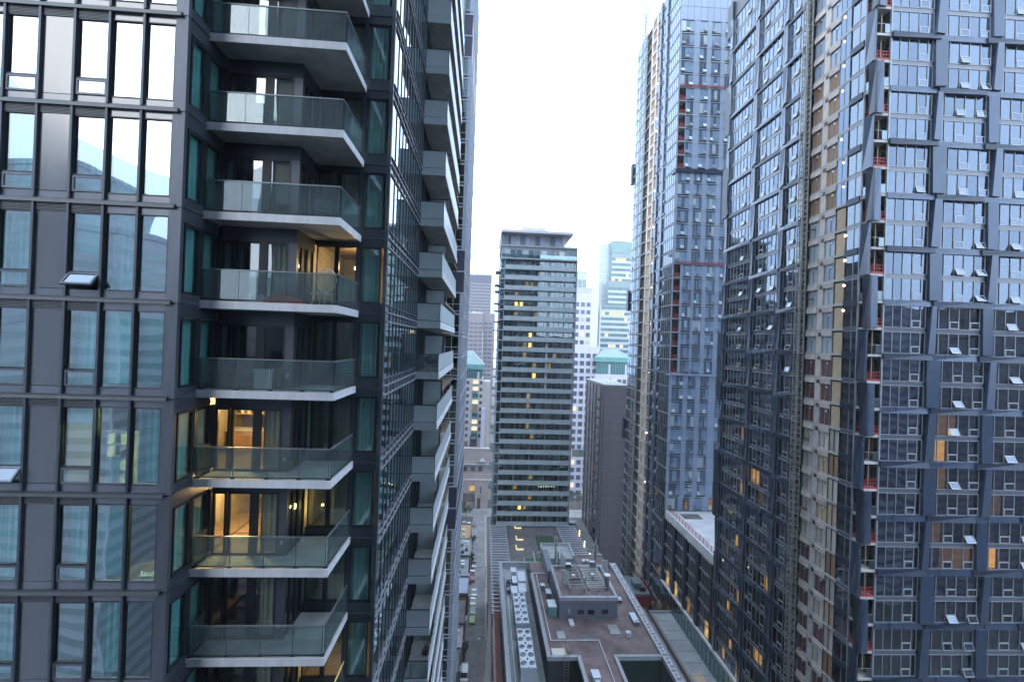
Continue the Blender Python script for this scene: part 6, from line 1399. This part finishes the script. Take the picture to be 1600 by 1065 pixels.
t.add('roof_fan', uid(), tube_vf((0, 0, 25.3), (0, 0, 27), 1.2, 12), 'steel', (0.5, 12, 0), (0, 0, 0), 2); t.done(3)

# ================================================================== city behind the viewer, seen mirrored in the glass
def mirror_block(label, x0, x1, y0, y1, z1, wall, band, fh=3.2, seed=1, lit=0.03):
    t = Thing('city_block', label, 'building', ((x0 + x1) / 2, (y0 + y1) / 2, 0)); t.box('wall', (x0, y0, 0), (x1, y1, z1), wall, force=True)
    for i in range(int(z1 / fh)):
        t.box('window_band', (x0 + 0.5, y1, i * fh + 1.2), (x1 - 0.5, y1 + 0.06, i * fh + fh - 0.5), band); t.box('window_band', (x1, y0 + 0.5, i * fh + 1.2), (x1 + 0.06, y1 - 0.5, i * fh + fh - 0.5), band); t.box('window_band', (x0 - 0.06, y0 + 0.5, i * fh + 1.2), (x0, y1 - 0.5, i * fh + fh - 0.5), band)
    t.box('parapet', (x0 - 0.2, y0, z1), (x1 + 0.2, y1 + 0.2, z1 + 1.2), wall, force=True); t.done(5)
mirror_block('teal banded block behind the viewer, mirrored in the left tower windows', -150, -89, -96, -72, 121.5, 'precast_white', 'pale_glass')
mirror_block('lower teal banded wing behind the viewer, mirrored lower in the left tower windows', -89, -78.5, -90, -72, 108, 'precast_white', 'pale_glass')
mirror_block('grey block behind the viewer at the far left of the mirrored skyline', -76, -42, -120, -90, 90, 'grey_stone', 'far_window')
mirror_block('dark block the viewer stands in, mirrored in the corner windows', -16.2, 30, -26, -1.6, 150, 'dark_cladding', 'g_near2')
mirror_block('brown block behind the viewer on the right, mirrored in the gridded tower', 96, 134, -84, -56, 96, 'brown_brick', 'far_window')
mirror_block('stone block behind the viewer further right, mirrored in the gridded tower', 134, 157, -90, -60, 103.5, 'brown_slab', 'far_window')
mirror_block('tall brown block behind the viewer at the right edge of the mirrored skyline', 178, 240, -84, -60, 105, 'brown_brick', 'far_window')
mirror_block('low brown block behind the viewer between the two taller ones of the mirrored skyline', 157, 178, -84, -60, 93, 'brown_brick', 'far_window')
mirror_block('slim tower behind the viewer, mirrored as a bump in the gridded tower', 145, 150, -100, -91, 116, 'grey_stone', 'far_window')
mirror_block('brown street block behind the viewer straight down the canyon', 34, 96, -120, -70, 92, 'brown_brick', 'far_window')
mirror_block('stone office west of the alley hidden behind the left tower, mirrored on the right', -70, -16, 110, 150, 112, 'grey_stone', 'far_window')
mirror_block('brown office further up west of the alley, mirrored on the right', -80, -18, 156, 215, 104, 'brown_slab', 'far_window')

# ================================================================== alley: low shops, cars, bins, trees
def shop(label, x0, x1, y0, y1, z, wall, roof, seed, extras=3):
    t = Thing('shop_building', label, 'building', ((x0 + x1) / 2, (y0 + y1) / 2, 0), group='low buildings along the alley'); r = random.Random(seed)
    t.box('wall', (x0, y0, 0), (x1, y1, z), wall, force=True); t.box('roof', (x0 + 0.25, y0 + 0.25, z), (x1 - 0.25, y1 - 0.25, z + 0.08), roof, force=True)
    for a, b in (((x0, y0), (x1, y0 + 0.25)), ((x0, y1 - 0.25), (x1, y1)), ((x1 - 0.25, y0 + .25), (x1, y1 - .25)), ((x0, y0 + .25), (x0 + 0.25, y1 - .25))): t.box('parapet', (a[0], a[1], z), (b[0], b[1], z + 0.5), wall)
    for i in range(extras):
        x = r.uniform(x0 + 0.7, x1 - 1.6); y = r.uniform(y0 + 1, y1 - 2.5); s = r.uniform(0.6, 1.2)
        t.box('roof_vent', (x, y, z + 0.08), (x + s, y + s * 1.3, z + 0.5 + r.random()), r.choice(['white_box', 'steel', 'chiller']))
    t.box('door', (x1, (y0 + y1) / 2, 0), (x1 + 0.05, (y0 + y1) / 2 + 1, 2.1), 'room_dark'); t.box('awning', (x1, (y0 + y1) / 2 - 0.5, 2.5), (x1 + 0.7, (y0 + y1) / 2 + 1.8, 2.65), 'steel'); t.done(3)
shop('dark flat roofed shop nearest the bottom of the alley', -10, -3.6, 112, 121, 5.0, 'dark_wall', 'roof_gravel', 1)
shop('pinkish low annex beside the dark shop in the alley', -9, -3.3, 121.5, 131, 4.5, 'precast_pink', 'pale_concrete', 2, 1)
shop('brown roofed shed behind the lime green car', -9, -3.1, 131.5, 144, 5.0, 'brown_brick', 'asphalt', 3, 1)
shop('low building with a large blue-grey roof plate in the alley', -8, -2.5, 145, 156, 6.0, 'brown_brick', 'grey_panel', 4, 1)
shop('narrow white roofed building halfway up the alley', -8, -3.2, 157, 170, 5.5, 'pale_concrete', 'roof_membrane', 5, 4)
shop('stone building with cluttered roof units farther up the alley', -8, -2.6, 171, 186, 6.0, 'grey_stone', 'roof_membrane', 6, 6)
shop('tan roofed building near the far end of the alley', -8, -2.9, 188, 203, 5.0, 'brown_brick', 'tan_wood', 7, 2)
def car(label, x, y, rot, paint, L=4.5, Wd=1.8, H=1.45, van=False, name='parked_car', cat='car', group='vehicles parked along the alley'):
    t = Thing(name, label, cat, (x, y, 0), rot=rot, group=group); l, w = L / 2, Wd / 2
    zb, zm = 0.3, (0.85 if not van else 1.05)
    prof = [(-l, 0.35), (-l + .05, zm - .1), (-l + .9, zm), (l - .5, zm), (l, zm - .15), (l, 0.35)] if not van else [(-l, 0.35), (-l + .05, 1.0), (-l + .7, 1.2), (l - .05, 1.2), (l, 1.1), (l, 0.35)]
    n = len(prof); V = [(p[0], -w, p[1]) for p in prof] + [(p[0], w, p[1]) for p in prof]
    F = [tuple(range(n)), tuple(range(2 * n - 1, n - 1, -1))] + [(i, n + i, n + (i + 1) % n, (i + 1) % n) for i in range(n)]
    t.part('body', ('cb', paint, van, L), (V, F), paint, (0, 0, 0))
    wi = w - 0.13
    if van: cp_ = [(-l + .7, 1.2), (-l + 1.3, H), (l - .15, H), (l - .05, 1.2)]
    else: cp_ = [(-l + 1.1, zm), (-l + 1.9, H), (l - 1.4, H), (l - .55, zm)]
    V = [(p[0], -w + .06 if i in (0, 3) else -wi, p[1]) for i, p in enumerate(cp_)] + [(p[0], w - .06 if i in (0, 3) else wi, p[1]) for i, p in enumerate(cp_)]
    t.part('cabin', ('cc', van, L), (V, [(0, 1, 2, 3), (7, 6, 5, 4), (0, 4, 5, 1), (1, 5, 6, 2), (2, 6, 7, 3), (3, 7, 4, 0)]), 'car_glass', (0, 0, 0))
    t.part('roof', ('cr', paint, van, L), bb((cp_[1][0] + .05, -wi + .02, H), (cp_[2][0] - .05, wi - .02, H + .05)), paint, (0, 0, 0))
    for sx in (-l + .85, l - .85):
        for sy in (-w, w):
            t.part('wheel', ('cw',), tube_vf((0, -.1, 0), (0, .1, 0), 0.32, 12), 'tyre', (sx, sy * .92, 0.32))
    for sy in (-w + .3, w - .3):
        t.part('headlight', ('ch',), bb((-.03, -.15, -.07), (.03, .15, .07)), 'white_box', (-l, sy, 0.65)); t.part('tail_light', ('ct_',), bb((-.03, -.12, -.07), (.03, .12, .07)), 'paint_red', (l, sy, 0.7))
    return t
N90 = R_(90)
car('white van parked nose first at the very bottom of the alley', -2.3, 117.5, N90, 'paint_white', 5.0, 1.95, 2.1, True, 'parked_van', 'van')
car('lime green car parked in the alley behind the white cars', -1.0, 141.2, N90, 'paint_lime', 3.8, 1.75, 1.5)
car('dark grey car right in front of the lime green car', -0.9, 146.0, N90, 'paint_grey')
car('white car third in the row up from the lime green one', -1.0, 151.0, N90, 'paint_white')
car('silver white car fourth in the row up from the lime green one', -0.7, 156.2, N90, 'chiller')
car('white car parked askew halfway up the alley', -1.3, 172.5, R_(80), 'paint_white')
car('dark red car parked behind the askew white one', -1.6, 166.0, N90, 'paint_red')
car('grey car half hidden by the shrubs up the alley', -1.5, 180, N90, 'paint_grey')
for i in range(4): car(['leftmost', 'second', 'third', 'rightmost'][i] + ' of the four cars parked across the far end of the alley', -9.2 + i * 2.35, 214 + (i % 2) * 1.2, N90, ['paint_white', 'chiller', 'paint_white', 'paint_grey'][i])
def dumpster(label, x, y, m):
    t = Thing('dumpster', label, 'dumpster', (x, y, 0), group='bins in the alley'); t.box('bin', (x - .6, y - .8, 0.15), (x + .6, y + .8, 1.3), m, force=True); t.box('lid', (x - .64, y - .84, 1.3), (x + .64, y + .84, 1.38), 'black_metal', force=True)
    for a in (-.5, .4):
        for b in (-.7, .6): t.box('castor', (x + a, y + b, 0), (x + a + .1, y + b + .1, .15), 'tyre')
    t.done(1)
dumpster('dark blue dumpster beside the podium wall at the bottom right of the alley', 2.2, 113, 'blue_panel_dark'); dumpster('grey dumpster by the wall of the pinkish annex', -2.6, 128, 'steel'); dumpster('brown dumpster next to the white roofed building', -2.4, 163, 'brown_brick')
def lamp(label, x, y, h=7.5):
    t = Thing('street_lamp', label, 'street lamp', (x, y, 0), group='street lamps in the alley')
    t.add('pole', ('lp',), tube_vf((0, 0, 0), (0, 0, h), 0.09, 6), 'steel', (0, 0, 0), (0, 0, 0), h); t.add('arm', ('la',), tube_vf((0, 0, h), (-1.6, 0, h + .3), 0.05, 5), 'steel', (0, 0, 0), (0, 0, 0), 1.6); t.add('lamp_head', ('lh',), bb((-2.1, -.15, h + .2), (-1.5, .15, h + .35)), 'white_box', (0, 0, 0), (0, 0, 0), 1); t.done(1)
lamp('slim street lamp at the bottom right kerb of the alley', 3.0, 121); lamp('slim street lamp halfway up the right kerb of the alley', 3.1, 160); lamp('slim street lamp near the far end of the alley', 3.1, 200)
def tree(label, x, y, h, rad, leafm='leaf', n=900, seed=1):
    t = Thing('tree', label, 'tree', (x, y, 0)); r = random.Random(seed)
    t.part('trunk', uid(), merge(tube_vf((0, 0, 0), (0.1, 0, h * .45), 0.14, 7), tube_vf((0.1, 0, h * .45), (0.5 * rad, 0.2, h * .75), 0.07, 5), tube_vf((0.1, 0, h * .4), (-0.5 * rad, -0.2, h * .72), 0.07, 5), tube_vf((0.1, 0, h * .45), (0, 0.4 * rad, h * .8), 0.06, 5)), 'bark', (0, 0, 0))
    cl = [(Vector((r.uniform(-.6, .6) * rad, r.uniform(-.6, .6) * rad, h * r.uniform(.5, .92))), rad * r.uniform(.3, .55)) for _ in range(11)]
    V = []; F = []
    for i in range(n):
        c, s = r.choice(cl); d = Vector((r.gauss(0, 1), r.gauss(0, 1), r.gauss(0, .8))).normalized() * s * r.uniform(.55, 1.05); p = c + d
        a = Vector((r.uniform(-1, 1), r.uniform(-1, 1), r.uniform(-1, 1))) * .22; b = Vector((r.uniform(-1, 1), r.uniform(-1, 1), r.uniform(-1, 1))) * .22
        q = len(V); V += [tuple(p + a), tuple(p + b), tuple(p - a), tuple(p - b)]; F.append((q, q + 1, q + 2, q + 3))
    t.part('crown', uid(), (V, F), leafm, (0, 0, 0))
tree('round green street tree at the far left end of the alley', -6.2, 221, 8.5, 3.2, 'leaf', 1100, 1)
tree('small thin tree in the gap beside the dark alley shop', -2.6, 123.5, 6, 1.1, 'leaf_dark', 420, 2)
tree('straggly shrub tree beside the narrow white roofed building', -2.2, 176, 5.5, 1.2, 'leaf_dark', 380, 3)
tree('small dark tree by the tan roofed building in the alley', -2.2, 190, 6, 1.4, 'leaf_dark', 420, 4)
for i in range(4): tree(['leftmost', 'second', 'third', 'rightmost'][i] + ' autumn tinged tree right of the foot of the middle tower', 49 + i * 4.2, 238, 9.5, 3.2, 'leaf' if i % 2 else 'leaf_dark', 700, 10 + i)
for i in range(9):
    structure('alley', bb((3.0 - 5.4, 118 + i * 12, 0.0), (3.0, 118.12 + i * 12, 0.006)), 'city_ground')
structure('sidewalk', bb((-2.75, 100, -0.02), (-2.45, 226, 0.10)), 'sidewalk')

# ---- tidy helper properties
for o in bpy.data.objects:
    if '_l' in o: del o['_l']

# ---- air
hz = bpy.data.meshes.new('haze'); v, f = bb((-1700, -600, -1.2), (1700, 1500, 240)); hz.from_pydata(v, [], f); hz.update()
hm = bpy.data.materials.new('haze_air'); hm.use_nodes = True; hn = hm.node_tree.nodes; hn.clear()
ho = hn.new('ShaderNodeOutputMaterial'); hv = hn.new('ShaderNodeVolumePrincipled')
hv.inputs['Color'].default_value = (0.93, 0.95, 1.0, 1); hv.inputs['Density'].default_value = 0.0003; hv.inputs['Anisotropy'].default_value = 0.1
hm.node_tree.links.new(hv.outputs[0], ho.inputs['Volume']); hz.materials.append(hm)
hzo = bpy.data.objects.new('haze', hz); COL.objects.link(hzo); hzo['kind'] = 'stuff'
S.cycles.volume_bounces = 1; S.cycles.volume_step_rate = 10
